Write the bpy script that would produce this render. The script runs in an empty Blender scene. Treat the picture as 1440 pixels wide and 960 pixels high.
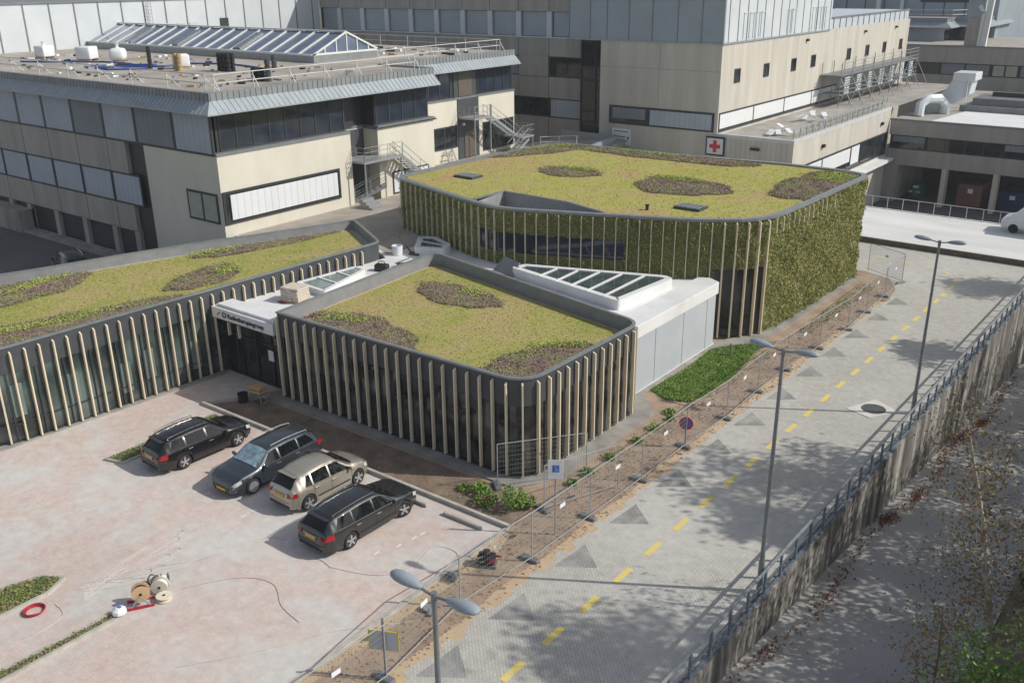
import bpy, bmesh, math, random
import numpy as np
from mathutils import Vector, Matrix
from mathutils.geometry import tessellate_polygon
R = math.radians
random.seed(7); rng = np.random.default_rng(11)
scene = bpy.context.scene
col = scene.collection

# ------------------------------------------------------------------ materials
def new_mat(name):
    m = bpy.data.materials.new(name); m.use_nodes = True
    nt = m.node_tree; b = nt.nodes['Principled BSDF']
    return m, nt, b
def noise(nt, vec, scale, detail=4, rough=.55, dist=0):
    n = nt.nodes.new('ShaderNodeTexNoise'); n.inputs['Scale'].default_value = scale
    n.inputs['Detail'].default_value = detail; n.inputs['Roughness'].default_value = rough
    n.inputs['Distortion'].default_value = dist
    if vec is not None: nt.links.new(vec, n.inputs['Vector'])
    return n.outputs['Fac']
def ramp(nt, fac, stops):
    r = nt.nodes.new('ShaderNodeValToRGB'); e = r.color_ramp.elements
    while len(e) < len(stops): e.new(.5)
    for i, (p, c) in enumerate(stops):
        e[i].position = p; e[i].color = (c, c, c, 1) if not hasattr(c, '__len__') else (*c, 1)
    nt.links.new(fac, r.inputs['Fac']); return r.outputs['Color']
def mixc(nt, fac, a, b, mode='MIX'):
    m = nt.nodes.new('ShaderNodeMix'); m.data_type = 'RGBA'; m.blend_type = mode
    for s, v in ((m.inputs['Factor'], fac), (m.inputs['A'], a), (m.inputs['B'], b)):
        if hasattr(v, 'links') or hasattr(v, 'is_linked'): nt.links.new(v, s)
        elif hasattr(v, '__len__'): s.default_value = (*v, 1)
        else: s.default_value = v
    return m.outputs['Result']
def objvec(nt, rot=0, scl=(1, 1, 1)):
    t = nt.nodes.new('ShaderNodeTexCoord'); g = nt.nodes.new('ShaderNodeNewGeometry')
    mp = nt.nodes.new('ShaderNodeMapping'); mp.inputs['Rotation'].default_value = (0, 0, rot); mp.inputs['Scale'].default_value = scl
    nt.links.new(g.outputs['Position'], mp.inputs['Vector']); return mp.outputs['Vector']
def bump(nt, b, h, strength, dist=.02):
    n = nt.nodes.new('ShaderNodeBump'); n.inputs['Strength'].default_value = strength; n.inputs['Distance'].default_value = dist
    nt.links.new(h, n.inputs['Height']); nt.links.new(n.outputs['Normal'], b.inputs['Normal'])
def M(name, c, c2=None, rough=.8, scale=1.5, metal=0, bmp=0, stretch=(1, 1, 1), lo=.35, hi=.65, spec=.5, coat=0, bscale=12):
    """a surface whose colour drifts between c and c2 (wear and dirt), with an optional fine bump"""
    m, nt, b = new_mat(name)
    v = objvec(nt, 0, stretch)
    c2 = c2 or tuple(x * .86 for x in c)
    f1 = noise(nt, v, scale, 6, .6)
    nt.links.new(ramp(nt, f1, [(lo, c), (hi, c2)]), b.inputs['Base Color'])
    b.inputs['Roughness'].default_value = rough; b.inputs['Metallic'].default_value = metal
    b.inputs['Specular IOR Level'].default_value = spec
    if coat: b.inputs['Coat Weight'].default_value = coat; b.inputs['Coat Roughness'].default_value = .06
    if bmp: bump(nt, b, noise(nt, v, bscale, 5, .65), bmp)
    return m
def leafmat(name, cols, rough=.75, patch=.6):
    """foliage: every leaf its own tone, drifting in patches"""
    m, nt, b = new_mat(name)
    g = nt.nodes.new('ShaderNodeNewGeometry'); v = objvec(nt)
    f = noise(nt, v, patch, 8, .68, .8)
    mx = nt.nodes.new('ShaderNodeMath'); mx.operation = 'MULTIPLY_ADD'; mx.inputs[1].default_value = .24
    nt.links.new(g.outputs['Random Per Island'], mx.inputs[0])
    sub = nt.nodes.new('ShaderNodeMath'); sub.operation = 'MULTIPLY_ADD'; sub.inputs[1].default_value = 2.4; sub.inputs[2].default_value = -.85
    nt.links.new(f, sub.inputs[0]); nt.links.new(sub.outputs[0], mx.inputs[2])
    n = len(cols)
    nt.links.new(ramp(nt, mx.outputs[0], [(.05 + .9 * i / (n - 1), c) for i, c in enumerate(cols)]), b.inputs['Base Color'])
    b.inputs['Roughness'].default_value = rough; b.inputs['Specular IOR Level'].default_value = .25
    return m

# --- ground
def paving(name, c1, c2, c3, mortar, bw, bh, rot, patch=.25, dirt=None, ms=.012):
    m, nt, b = new_mat(name); v = objvec(nt, rot)
    br = nt.nodes.new('ShaderNodeTexBrick'); br.inputs['Scale'].default_value = 1
    br.inputs['Brick Width'].default_value = bw; br.inputs['Row Height'].default_value = bh
    br.inputs['Mortar Size'].default_value = ms; br.inputs['Mortar Smooth'].default_value = .3
    br.inputs['Color1'].default_value = (*c1, 1); br.inputs['Color2'].default_value = (*c2, 1); br.inputs['Mortar'].default_value = (*mortar, 1)
    nt.links.new(v, br.inputs['Vector'])
    v0 = objvec(nt)
    cc = mixc(nt, ramp(nt, noise(nt, v0, patch, 7, .62, .6), [(.42, 0), (.62, .85)]), br.outputs['Color'], c3)
    f2 = noise(nt, v0, 2.3, 6, .7)
    cc = mixc(nt, .45, cc, ramp(nt, f2, [(.3, .35), (.7, .65)]), 'OVERLAY')
    f3 = noise(nt, v0, .09, 3, .5)
    cc = mixc(nt, .5, cc, ramp(nt, f3, [(.35, .44), (.65, .56)]), 'OVERLAY')
    nt.links.new(cc, b.inputs['Base Color']); b.inputs['Roughness'].default_value = .88
    b.inputs['Specular IOR Level'].default_value = .3
    bump(nt, b, br.outputs['Fac'], -.25, .01)
    return m
PAVE_RED = paving('pink brick paving', (.62, .485, .425), (.55, .45, .405), (.56, .55, .52), (.50, .45, .40), .205, .105, R(1), .33)
PAVE_GREY = paving('grey block road', (.495, .48, .43), (.435, .42, .375), (.485, .47, .43), (.34, .325, .29), .21, .105, R(46), .12, ms=.014)
PAVE_DARK = paving('dark block patch', (.295, .292, .275), (.25, .248, .235), (.37, .365, .34), (.20, .198, .185), .21, .105, R(46), .5, ms=.014)
SOIL = M('bare sandy soil', (.42, .315, .23), (.27, .20, .145), .95, .8, bmp=1.0, bscale=6)
SOIL2 = M('dark planting soil', (.27, .20, .145), (.15, .11, .08), .95, 1.0, bmp=1.0, bscale=7)
SAND = M('yellow edge sand', (.54, .41, .27), (.46, .34, .22), .95, 1.4, bmp=.6)
ASPH = M('worn asphalt', (.41, .395, .365), (.33, .32, .295), .9, .35, bmp=.12, bscale=40)
YARD = M('yard asphalt', (.12, .12, .12), (.09, .09, .09), .9, .4)
LAND = M('distant ground', (.06, .08, .03), (.10, .09, .05), .95, .1)
KERB = M('concrete kerb', (.50, .48, .43), (.38, .36, .32), .85, 2.5, bmp=.2)
CONC = M('weathered concrete', (.36, .345, .31), (.22, .21, .19), .85, .8, bmp=.25, stretch=(1, 1, .25))
def wallmat():
    m, nt, b = new_mat('retaining wall with painted shadow streaks'); v = objvec(nt, 0, (1, 1, .12))
    f = noise(nt, v, 1.3, 7, .65); v2 = objvec(nt)
    c = ramp(nt, f, [(.34, (.045, .043, .04)), (.5, (.15, .14, .125)), (.64, (.42, .395, .35))])  # dark streaks paint grazing shadow along with the wall's own pattern
    c = mixc(nt, .5, c, ramp(nt, noise(nt, v2, 3, 5), [(.3, .4), (.7, .6)]), 'OVERLAY')
    nt.links.new(c, b.inputs['Base Color']); b.inputs['Roughness'].default_value = .9
    bump(nt, b, f, .2); return m
WALLC = wallmat()
WHITE_ROOF = M('white roof membrane', (.74, .745, .74), (.60, .60, .58), .6, .5, lo=.45, hi=.8)
GREY_ROOF = M('grey gravel roof', (.40, .38, .34), (.27, .25, .22), .95, .5, bmp=.5)
GREY_ROOF2 = M('pale dusty roof', (.44, .40, .35), (.28, .25, .21), .9, .3)
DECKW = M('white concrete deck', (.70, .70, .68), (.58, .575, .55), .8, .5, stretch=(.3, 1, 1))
DECKE = M('dark brown deck edge', (.17, .145, .11), (.11, .09, .07), .9, 2)  # front face, browner and darker than the deck top
YELLOW = M('yellow road paint', (.74, .58, .13), (.58, .52, .34), .7, 7, lo=.48, hi=.66)
WPAINT = M('white paint', (.75, .75, .73), (.6, .6, .58), .7, 9)
# --- buildings
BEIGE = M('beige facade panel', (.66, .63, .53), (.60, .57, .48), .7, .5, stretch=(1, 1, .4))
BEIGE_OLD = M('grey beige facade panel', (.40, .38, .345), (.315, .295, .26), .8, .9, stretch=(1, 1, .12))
BEIGE_MID = M('aged beige panel', (.57, .54, .47), (.46, .43, .365), .8, .7, stretch=(1, 1, .12))
JOINT = M('dark joint', (.10, .09, .08), rough=.9)
ZINC = M('zinc roof trim', (.36, .40, .42), (.30, .34, .36), .5, 1.2, metal=.3)
ZINC_U = M('shade toned upright zinc', (.27, .295, .305), (.22, .24, .25), .55, 1.2, metal=.3)  # same zinc as the skirt, darkened to paint shade on the upright
ZINC_D = M('dark zinc trim', (.23, .245, .255), (.19, .20, .21), .5, 1.2, metal=.3)
CLAD = M('light metal cladding', (.56, .61, .64), (.50, .55, .58), .5, .3, metal=.15)
CLAD_W = M('white metal cladding', (.62, .66, .68), (.55, .59, .61), .5, .3, metal=.1)
CLAD_B = M('blue grey cladding', (.33, .38, .42), (.28, .33, .37), .5, .3, metal=.15)
DARKF = M('dark window frame', (.035, .04, .045), rough=.5, scale=2)
FASCIA = M('charcoal fascia', (.065, .072, .078), (.05, .056, .062), .5, 1.5)
FASCIA_L = M('grey parapet lining', (.26, .265, .27), (.21, .215, .22), .6, 1.5)
CAPM = M('grey metal coping', (.30, .32, .33), (.24, .26, .27), .4, 2, metal=.4)
WOOD = M('pale timber fin', (.76, .67, .50), (.66, .57, .42), .7, 3, stretch=(1, 1, .15))
PANELG = M('pale grey wall panel', (.46, .49, .52), (.42, .45, .48), .6, .6)
_nt = WOOD.node_tree; _b = _nt.nodes['Principled BSDF']; _oi = _nt.nodes.new('ShaderNodeObjectInfo'); _l = _b.inputs['Base Color'].links[0].from_socket
_mc = mixc(_nt, .55, _l, ramp(_nt, _oi.outputs['Random'], [(0, (.40, .41, .42)), (.5, (.5, .5, .5)), (1, (.58, .56, .54))]), 'OVERLAY'); _nt.links.new(_mc, _b.inputs['Base Color'])
def blindmat(name, c, step=.55):
    m, nt, b = new_mat(name); v = objvec(nt)
    s = nt.nodes.new('ShaderNodeSeparateXYZ'); nt.links.new(v, s.inputs[0])
    a = nt.nodes.new('ShaderNodeMath'); a.operation = 'ADD'; nt.links.new(s.outputs[0], a.inputs[0]); nt.links.new(s.outputs[1], a.inputs[1])
    d = nt.nodes.new('ShaderNodeMath'); d.operation = 'DIVIDE'; d.inputs[1].default_value = step; nt.links.new(a.outputs[0], d.inputs[0])
    f = nt.nodes.new('ShaderNodeMath'); f.operation = 'FRACT'; nt.links.new(d.outputs[0], f.inputs[0])
    cc = ramp(nt, f.outputs[0], [(0, tuple(x * .78 for x in c)), (.07, c), (.9, tuple(min(1, x * 1.04) for x in c)), (.97, tuple(x * .78 for x in c))])
    nt.links.new(mixc(nt, .35, cc, ramp(nt, noise(nt, v, .7), [(.3, .4), (.7, .6)]), 'OVERLAY'), b.inputs['Base Color'])
    b.inputs['Roughness'].default_value = .8; return m
BLIND = blindmat('pale blue sunscreen', (.38, .43, .48))
BLIND_D = blindmat('grey sunscreen', (.22, .24, .27))
BLIND_W = blindmat('white sunscreen', (.66, .68, .69))
def glassmat(name, c, c2, rough=.06, scale=.8):
    m, nt, b = new_mat(name); v = objvec(nt)
    nt.links.new(ramp(nt, noise(nt, v, scale, 3), [(.38, c), (.66, c2)]), b.inputs['Base Color'])  # noise patches painted in for light spots of the interior
    b.inputs['Roughness'].default_value = rough; b.inputs['Specular IOR Level'].default_value = .6; return m
GLASS = glassmat('dark window glass', (.012, .016, .018), (.035, .045, .045))
GLASS_B = glassmat('blue window glass', (.015, .022, .04), (.03, .04, .06))
GLASS_G = glassmat('green tinted glass', (.02, .03, .03), (.12, .155, .145), scale=.5)  # green tint; the lighter patches are reflections painted in
GLASS_A = glassmat('pavilion glass with painted reflections', (.012, .015, .016), (.085, .09, .088), .05, 1.1)  # paler patches paint reflections into the glass colour
GLASS_SKY = glassmat('skylight glass', (.10, .14, .20), (.16, .21, .28), .1)
GLASS_R = glassmat('rooflight glass', (.05, .07, .07), (.09, .12, .115), .08)
GLASS_P = glassmat('pale rooflight glass', (.20, .25, .24), (.30, .34, .32), .12)
BLIND_G = M('pale green interior blind', (.16, .21, .19), (.11, .15, .14), .5, 1)
CURT = M('pale curtain', (.42, .44, .36), (.34, .36, .30), .8, 2)
# --- metals and the rest
GALV = M('galvanised steel', (.36, .375, .38), (.28, .295, .30), .5, 6, metal=.25)
FENCEM = M('dull fence tube', (.34, .35, .35), (.26, .27, .27), .6, 6)
GALV_D = M('dull grey steel', (.24, .26, .27), (.19, .21, .22), .5, 4, metal=.4)
LAMPG = M('grey lamp housing', (.30, .34, .38), (.25, .29, .33), .45, 3)
RAILB = M('blue grey rail paint', (.17, .21, .26), (.13, .16, .20), .5, 3, metal=.2)
RAILW = M('light grey rail', (.60, .61, .60), (.5, .51, .5), .5, 3)
BLACKP = M('black plastic', (.02, .02, .022), rough=.6)
WHITEP = M('white plastic', (.78, .79, .80), (.70, .71, .73), .5, 3)
BLUEP = M('blue hose plastic', (.03, .09, .35), rough=.5)
REDP = M('red plastic', (.42, .02, .05), rough=.5)
SIGNR = M('sign red', (.55, .03, .04), (.5, .03, .04), .5)
SIGNB = M('sign blue', (.05, .16, .50), (.05, .15, .46), .5)
SIGNY = M('sign yellow', (.65, .50, .03), (.6, .46, .03), .5)
NAVY = M('navy lettering', (.03, .03, .06), rough=.6)
GREENC = M('green bottle bank', (.02, .16, .10), (.02, .12, .08), .5)
REDC = M('faded red container', (.26, .10, .08), (.20, .085, .07), .6)
BLUEC = M('dark blue container', (.03, .05, .13), (.025, .04, .10), .6)
PALLET = M('orange timber', (.50, .36, .18), (.40, .29, .15), .8, 5)
PLY = M('plywood disc', (.62, .42, .24), (.54, .36, .2), .7, 8)
PLY_W = M('pale drum', (.75, .70, .58), (.66, .62, .52), .7, 6)
CABLE_G = M('white pink cable', (.66, .60, .56), rough=.6)
CABLE_D = M('grey cable', (.50, .46, .42), rough=.6)
RUBBER = M('tyre rubber', (.022, .022, .023), rough=.85)
RIM = M('alloy rim', (.55, .56, .57), (.48, .49, .5), .35, 6, metal=.7)
CARGLASS = glassmat('car glass', (.006, .008, .009), (.01, .012, .014), .03); CARGLASS.node_tree.nodes['Principled BSDF'].inputs['Specular IOR Level'].default_value = .35
TAILR = M('tail light red', (.38, .01, .015), rough=.15, scale=8)
HEADL = M('head light', (.55, .58, .60), (.4, .42, .44), .12, 12)
PLATE = M('amber number plate', (.72, .42, .02), rough=.5, scale=8)
CHROME = M('chrome', (.6, .6, .6), rough=.2, metal=.9)
BARK = M('birch bark', (.50, .44, .36), (.22, .17, .13), .85, 5, stretch=(1, 1, .4))
BARK_D = M('brown bark', (.13, .095, .065), (.09, .07, .05), .9, 5)
# --- planting
def lawnmat(name, a, b_, c, big):
    m, nt, b = new_mat(name); v = objvec(nt)
    f = noise(nt, v, big, 5, .6, .8); g = noise(nt, v, 9, 5, .7)
    cc = ramp(nt, f, [(.36, a), (.5, b_), (.62, c)])
    cc = mixc(nt, .8, cc, ramp(nt, g, [(.3, .3), (.7, .7)]), 'OVERLAY')
    nt.links.new(cc, b.inputs['Base Color']); b.inputs['Roughness'].default_value = .95; b.inputs['Specular IOR Level'].default_value = .1
    bump(nt, b, g, 1., .05); return m
SED_A = lawnmat('yellow green sedum mat', (.29, .31, .08), (.36, .34, .11), (.41, .33, .15), .35)
L_SEDC = leafmat('rusty sedum sprigs', [(.23, .25, .06), (.36, .35, .10), (.41, .36, .13), (.43, .31, .15), (.40, .23, .13)], patch=.3)
SED_C = lawnmat('rusty sedum mat', (.38, .37, .09), (.40, .38, .12), (.44, .33, .15), .22)
BED = lawnmat('purple brown bed', (.20, .15, .12), (.23, .18, .13), (.23, .23, .11), .7)
L_SED = leafmat('sedum sprigs', [(.19, .22, .055), (.31, .32, .09), (.38, .35, .12), (.42, .36, .16), (.40, .27, .15)], patch=.38)
L_BED = leafmat('heath sprigs', [(.22, .15, .13), (.30, .22, .18), (.26, .24, .13), (.33, .32, .15), (.30, .35, .11)], patch=.7)
L_LIME = leafmat('lime green sprigs', [(.28, .33, .09), (.37, .43, .10), (.44, .46, .14)], patch=1)
L_WALL = leafmat('climber leaves', [(.17, .21, .05), (.24, .28, .07), (.31, .33, .10), (.36, .34, .13), (.32, .25, .13)], patch=.75)
L_WALL2 = leafmat('hanging stem leaves', [(.14, .17, .05), (.22, .24, .07), (.30, .29, .11), (.33, .27, .15)], patch=.5)
WALLBASE = M('climber mat', (.16, .17, .06), (.21, .19, .09), .95, 2, bmp=1)
L_GRASS = leafmat('fresh grass', [(.10, .18, .03), (.15, .26, .045), (.22, .31, .08), (.27, .29, .12)], patch=1.1)
L_TURF = leafmat('dry turf', [(.12, .18, .04), (.18, .26, .06), (.26, .28, .09), (.30, .25, .13)], patch=1.6)
GRASSB = lawnmat('grass base', (.11, .20, .04), (.14, .24, .05), (.20, .22, .08), .8)
L_SHRUB = leafmat('shrub leaves', [(.09, .19, .03), (.16, .29, .05), (.26, .38, .09)], patch=2)
L_TREE = leafmat('tree leaves', [(.025, .05, .012), (.05, .09, .02), (.09, .13, .03)], patch=.5)
L_AUT = leafmat('autumn leaves', [(.08, .11, .03), (.14, .17, .05), (.24, .16, .08), (.24, .11, .07), (.42, .33, .18)], patch=1.2)
L_FAR = leafmat('far conifer leaves', [(.008, .018, .010), (.015, .03, .015), (.025, .045, .02)], patch=.1)
L_FALL = leafmat('fallen leaves brown', [(.24, .10, .055), (.34, .16, .085), (.44, .25, .15)], patch=2)

# ------------------------------------------------------------------ mesh helpers
class MB:
    def __init__(s): s.v = []; s.f = []; s.mi = []; s.m = 0
    def add(s, vs, fs):
        o = len(s.v); s.v += [tuple(p) for p in vs]
        for f in fs: s.f.append([i + o for i in f]); s.mi.append(s.m)
        return s
    def box(s, x0, x1, y0, y1, z0, z1):
        return s.add([(x0, y0, z0), (x1, y0, z0), (x1, y1, z0), (x0, y1, z0), (x0, y0, z1), (x1, y0, z1), (x1, y1, z1), (x0, y1, z1)],
              [(0, 3, 2, 1), (4, 5, 6, 7), (0, 1, 5, 4), (1, 2, 6, 5), (2, 3, 7, 6), (3, 0, 4, 7)])
    def obox(s, c, d, sx, sy, sz):
        """box centred at c, length sx along direction d (horizontal), sy across, sz up"""
        d = Vector(d).normalized(); up = Vector((0, 0, 1)); n = up.cross(d)
        if n.length < 1e-4: n = Vector((1, 0, 0))
        n.normalize(); w = d.cross(n); c = Vector(c)
        P = [c + d * a * sx / 2 + n * b_ * sy / 2 + w * e * sz / 2 for e in (-1, 1) for a, b_ in ((-1, -1), (1, -1), (1, 1), (-1, 1))]
        return s.add(P, [(0, 3, 2, 1), (4, 5, 6, 7), (0, 1, 5, 4), (1, 2, 6, 5), (2, 3, 7, 6), (3, 0, 4, 7)])
    def beam(s, a, b_, w, h):
        a = Vector(a); b_ = Vector(b_); return s.obox((a + b_) / 2, b_ - a, (b_ - a).length, w, h)
    def tube(s, pts, r, n=6, caps=True):
        pts = [Vector(p) for p in pts]; rr = r if hasattr(r, '__len__') else [r] * len(pts)
        rings = []; prev = None
        for i, p in enumerate(pts):
            t = (pts[min(i + 1, len(pts) - 1)] - pts[max(i - 1, 0)]).normalized()
            if prev is None: prev = t.orthogonal().normalized()
            u = (prev - t * prev.dot(t)).normalized(); prev = u; w = t.cross(u)
            rings.append([p + (u * math.cos(2 * math.pi * k / n) + w * math.sin(2 * math.pi * k / n)) * rr[i] for k in range(n)])
        vs = [q for g in rings for q in g]; fs = []
        for i in range(len(rings) - 1):
            for k in range(n):
                a = i * n + k; b_ = i * n + (k + 1) % n; fs.append((a, b_, b_ + n, a + n))
        if caps: fs.append(tuple(reversed(range(n)))); fs.append(tuple(range((len(rings) - 1) * n, len(rings) * n)))
        return s.add(vs, fs)
    def lathe(s, prof, c=(0, 0, 0), axis='z', n=16):
        vs = []; fs = []
        for r, h in prof:
            for k in range(n):
                a = 2 * math.pi * k / n; x, y = r * math.cos(a), r * math.sin(a)
                p = (x, y, h) if axis == 'z' else (h, x, y) if axis == 'x' else (y, h, x)
                vs.append((p[0] + c[0], p[1] + c[1], p[2] + c[2]))
        for i in range(len(prof) - 1):
            for k in range(n):
                a = i * n + k; b_ = i * n + (k + 1) % n; fs.append((a, b_, b_ + n, a + n))
        fs.append(tuple(reversed(range(n)))); fs.append(tuple(range((len(prof) - 1) * n, len(prof) * n)))
        return s.add(vs, fs)
    def prism(s, poly, z0, z1, top=True, bottom=False):
        n = len(poly); vs = [(x, y, z0) for x, y in poly] + [(x, y, z1) for x, y in poly]
        fs = [(i, (i + 1) % n, (i + 1) % n + n, i + n) for i in range(n)]
        tri = tessellate_polygon([[Vector((x, y, 0)) for x, y in poly]])
        if top: fs += [tuple(i + n for i in t) for t in tri]
        if bottom: fs += [tuple(reversed(t)) for t in tri]
        return s.add(vs, fs)
    def sheet(s, poly, z):
        tri = tessellate_polygon([[Vector((x, y, 0)) for x, y in poly]])
        zz = z if callable(z) else (lambda x, y: z)
        return s.add([(x, y, zz(x, y)) for x, y in poly], [tuple(t) for t in tri])
    def build(s, name, mats, parent=None, local=False, smooth=0, bevel=0, fixn=True):
        me = bpy.data.meshes.new(name); me.from_pydata(s.v, [], s.f)
        for m in (mats if isinstance(mats, (list, tuple)) else [mats]): me.materials.append(m)
        me.polygons.foreach_set('material_index', s.mi)
        if parent is not None and not local: me.transform(Matrix.Translation(-parent_world(parent)))
        if fixn or smooth:
            bm = bmesh.new(); bm.from_mesh(me)
            if fixn: bmesh.ops.recalc_face_normals(bm, faces=bm.faces)
            if bevel:
                es = [e for e in bm.edges if len(e.link_faces) == 2 and e.calc_face_angle(0) > R(40)]
                bmesh.ops.bevel(bm, geom=es, offset=bevel, segments=2, affect='EDGES', profile=.5)
            if smooth:
                for f in bm.faces: f.smooth = True
                for e in bm.edges:
                    if len(e.link_faces) == 2 and e.calc_face_angle(0) > R(smooth): e.smooth = False
            bm.to_mesh(me); bm.free()
        o = bpy.data.objects.new(name, me); col.objects.link(o)
        if parent is not None: o.parent = parent
        return o
def parent_world(o):
    v = Vector(o.location)
    while o.parent: o = o.parent; v += Vector(o.location)
    return v
def tag(o, label=None, cat=None, group=None, kind=None):
    if label: o['label'] = label
    if cat: o['category'] = cat
    if group: o['group'] = group
    if kind: o['kind'] = kind
    return o
def thing(name, label, cat, loc=(0, 0, 0), rz=0, group=None):
    o = bpy.data.objects.new(name, None); col.objects.link(o); o.location = loc; o.rotation_euler = (0, 0, rz); o.empty_display_size = .3
    return tag(o, label, cat, group)
KIDS = {}
def copy_tree(o, parent=None):
    c = o.copy(); col.objects.link(c)
    if parent is not None: c.parent = parent
    for ch in [x for x in bpy.data.objects if x.parent == o]: copy_tree(ch, c)
    return c
def text_mesh(txt, size, extrude, mat, name, parent, mtx, align='LEFT', xs=1.0, bold=0):
    cu = bpy.data.curves.new(name, 'FONT'); cu.body = txt; cu.size = size; cu.extrude = extrude; cu.align_x = align; cu.offset = bold
    t = bpy.data.objects.new(name, cu); col.objects.link(t)
    dg = bpy.context.evaluated_depsgraph_get(); me = bpy.data.meshes.new_from_object(t.evaluated_get(dg))
    bpy.data.objects.remove(t); me.materials.clear(); me.materials.append(mat)
    me.transform(Matrix.Scale(xs, 4, (1, 0, 0))); me.transform(mtx)
    if parent is not None: me.transform(Matrix.Translation(-parent_world(parent)))
    o = bpy.data.objects.new(name, me); col.objects.link(o); o.parent = parent; return o
def round_poly(pts, radii, seg=8):
    out = []; n = len(pts)
    for i in range(n):
        p0, p, p1 = Vector(pts[i - 1]), Vector(pts[i]), Vector(pts[(i + 1) % n]); r = radii[i]
        if r <= 0: out.append(tuple(p)); continue
        a = (p0 - p).normalized(); b = (p1 - p).normalized(); A, B = p + a * r, p + b * r
        for k in range(seg + 1):
            t = k / seg; q = A * (1 - t) ** 2 + p * 2 * t * (1 - t) + B * t * t; out.append(tuple(q))
    return out
def offset_poly(poly, d):
    """inward for d>0 on counter-clockwise polygons"""
    n = len(poly); out = []
    for i in range(n):
        p0, p, p1 = Vector(poly[i - 1]), Vector(poly[i]), Vector(poly[(i + 1) % n])
        a = (p - p0); b = (p1 - p)
        if a.length < 1e-6: a = b
        if b.length < 1e-6: b = a
        a.normalize(); b.normalize(); na = Vector((-a.y, a.x)); nb = Vector((-b.y, b.x)); m = na + nb
        if m.length < 1e-6: m = na
        m.normalize(); out.append(tuple(p + m * d / max(.4, m.dot(na))))
    return out
def inpoly(P, poly):
    x, y = P[:, 0], P[:, 1]; ins = np.zeros(len(P), bool); n = len(poly); j = n - 1
    for i in range(n):
        xi, yi = poly[i]; xj, yj = poly[j]
        c = ((yi > y) != (yj > y)) & (x < (xj - xi) * (y - yi) / (yj - yi + 1e-12) + xi); ins ^= c; j = i
    return ins
def sample_poly(poly, dens):
    xs = [p[0] for p in poly]; ys = [p[1] for p in poly]; A = (max(xs) - min(xs)) * (max(ys) - min(ys)); n = int(A * dens)
    P = np.stack([rng.uniform(min(xs), max(xs), n), rng.uniform(min(ys), max(ys), n)], 1)
    return P[inpoly(P, poly)]
def leaves(name, P, size, mat, parent=None, up=.0, upj=1., aspect=.6, local=False, nrm=None, kind=None, flat=1.):
    """small leaf faces: P (n x 3) centres, size (lo, hi); up = lift of the leaf axis, upj = how wild"""
    n = len(P); a = rng.normal(size=(n, 3)) * upj; a[:, 2] += up
    if nrm is not None: a += nrm
    a[:, 2] *= flat
    a /= np.linalg.norm(a, axis=1, keepdims=True)
    b = rng.normal(size=(n, 3)); b[:, 2] *= flat; b -= a * (a * b).sum(1, keepdims=True); b /= np.linalg.norm(b, axis=1, keepdims=True)
    s = rng.uniform(size[0], size[1], (n, 1)); h = a * s * .5; w = b * s * .5 * aspect
    V = np.empty((n, 4, 3)); V[:, 0] = P - h; V[:, 1] = P + w; V[:, 2] = P + h; V[:, 3] = P - w
    if parent is not None and not local: V -= np.array(parent_world(parent))
    me = bpy.data.meshes.new(name); me.vertices.add(n * 4); me.vertices.foreach_set('co', V.reshape(-1))
    me.loops.add(n * 4); me.loops.foreach_set('vertex_index', np.arange(n * 4, dtype=np.int32))
    me.polygons.add(n); me.polygons.foreach_set('loop_start', np.arange(0, n * 4, 4, dtype=np.int32)); me.update(calc_edges=True)
    me.materials.append(mat); o = bpy.data.objects.new(name, me); col.objects.link(o)
    if parent is not None: o.parent = parent
    if kind: o['kind'] = kind
    return o
def struct(name, mb, mats, **k):
    return tag(mb.build(name, mats, **k), kind='structure')
ORD = ['first', 'second', 'third', 'fourth', 'fifth', 'sixth', 'seventh', 'eighth', 'ninth', 'tenth', 'eleventh', 'twelfth', 'thirteenth', 'fourteenth', 'fifteenth',
       'sixteenth', 'seventeenth', 'eighteenth', 'nineteenth', 'twentieth']

# ------------------------------------------------------------------ ground and roads
def wx(y): return -9.32 + (y - 20) * .0125          # the line of the retaining wall
def lowz(y): return max(-5.7, min(1.0, -1.0 - .09 * (y - 20)))
g = MB(); g.sheet([(-260, -60), (-26, -60), (-9.6, -60), (wx(20) - .02, 20), (wx(70.7) - .02, 70.7), (-60, 70.7), (-60, 86), (-260, 86)], 0)
struct('ground', g, SOIL)
g = MB(); g.sheet([(-90, -60), (-18.5, -60), (-18.5, 13), (-18.55, 22.0), (-18.62, 23.35), (-37.0, 23.2), (-35.1, 26.8), (-34.4, 26.8), (-41, 27), (-41, 13.5), (-90, 11)], .006)
struct('parking_lot', g, PAVE_RED)
edge = [(-16.3, -30), (-16.2, 12)]
for i in range(90):
    y = 12.5 + i * .5; xx = -16.12 + .008 * (y - 20) + .05 * math.sin(y * 1.9) + random.choice((-.1, 0, 0, .1, .2 if y < 26 else .05)); edge += [(xx, y), (xx, y + .46)]
edge += [(-15.6, 57.8), (-16.0, 60.5), (-17.0, 62.5), (-21, 63.6), (-60, 64), (-60, 70.7), (wx(70.7) - .02, 70.7), (wx(20) - .02, 20), (-10.3, -30)]
g = MB(); g.sheet(edge, .008); struct('road', g, PAVE_GREY)
g = MB(); se = [(-16.5 + .008 * (12 + i * .25 - 20) + .07 * math.sin(i * .31) + random.uniform(-.035, .035), 12 + i * .25) for i in range(182)]
g.sheet(se + list(reversed([(x + .3, y) for x, y in edge[:182]])), .004); struct('sand_edge', g, SAND)
g = MB(); g.sheet([(-18.5, 12), (-18.1, 12), (-17.9, 22), (-18.2, 23.0), (-18.55, 23.3)], .005); struct('sand_verge', g, SAND)
g = MB(); g.sheet([(-260, 11), (-90, 11.5), (-43, 14), (-43, 40), (-50.8, 40), (-260, 40)], .006); struct('yard', g, YARD)
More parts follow.
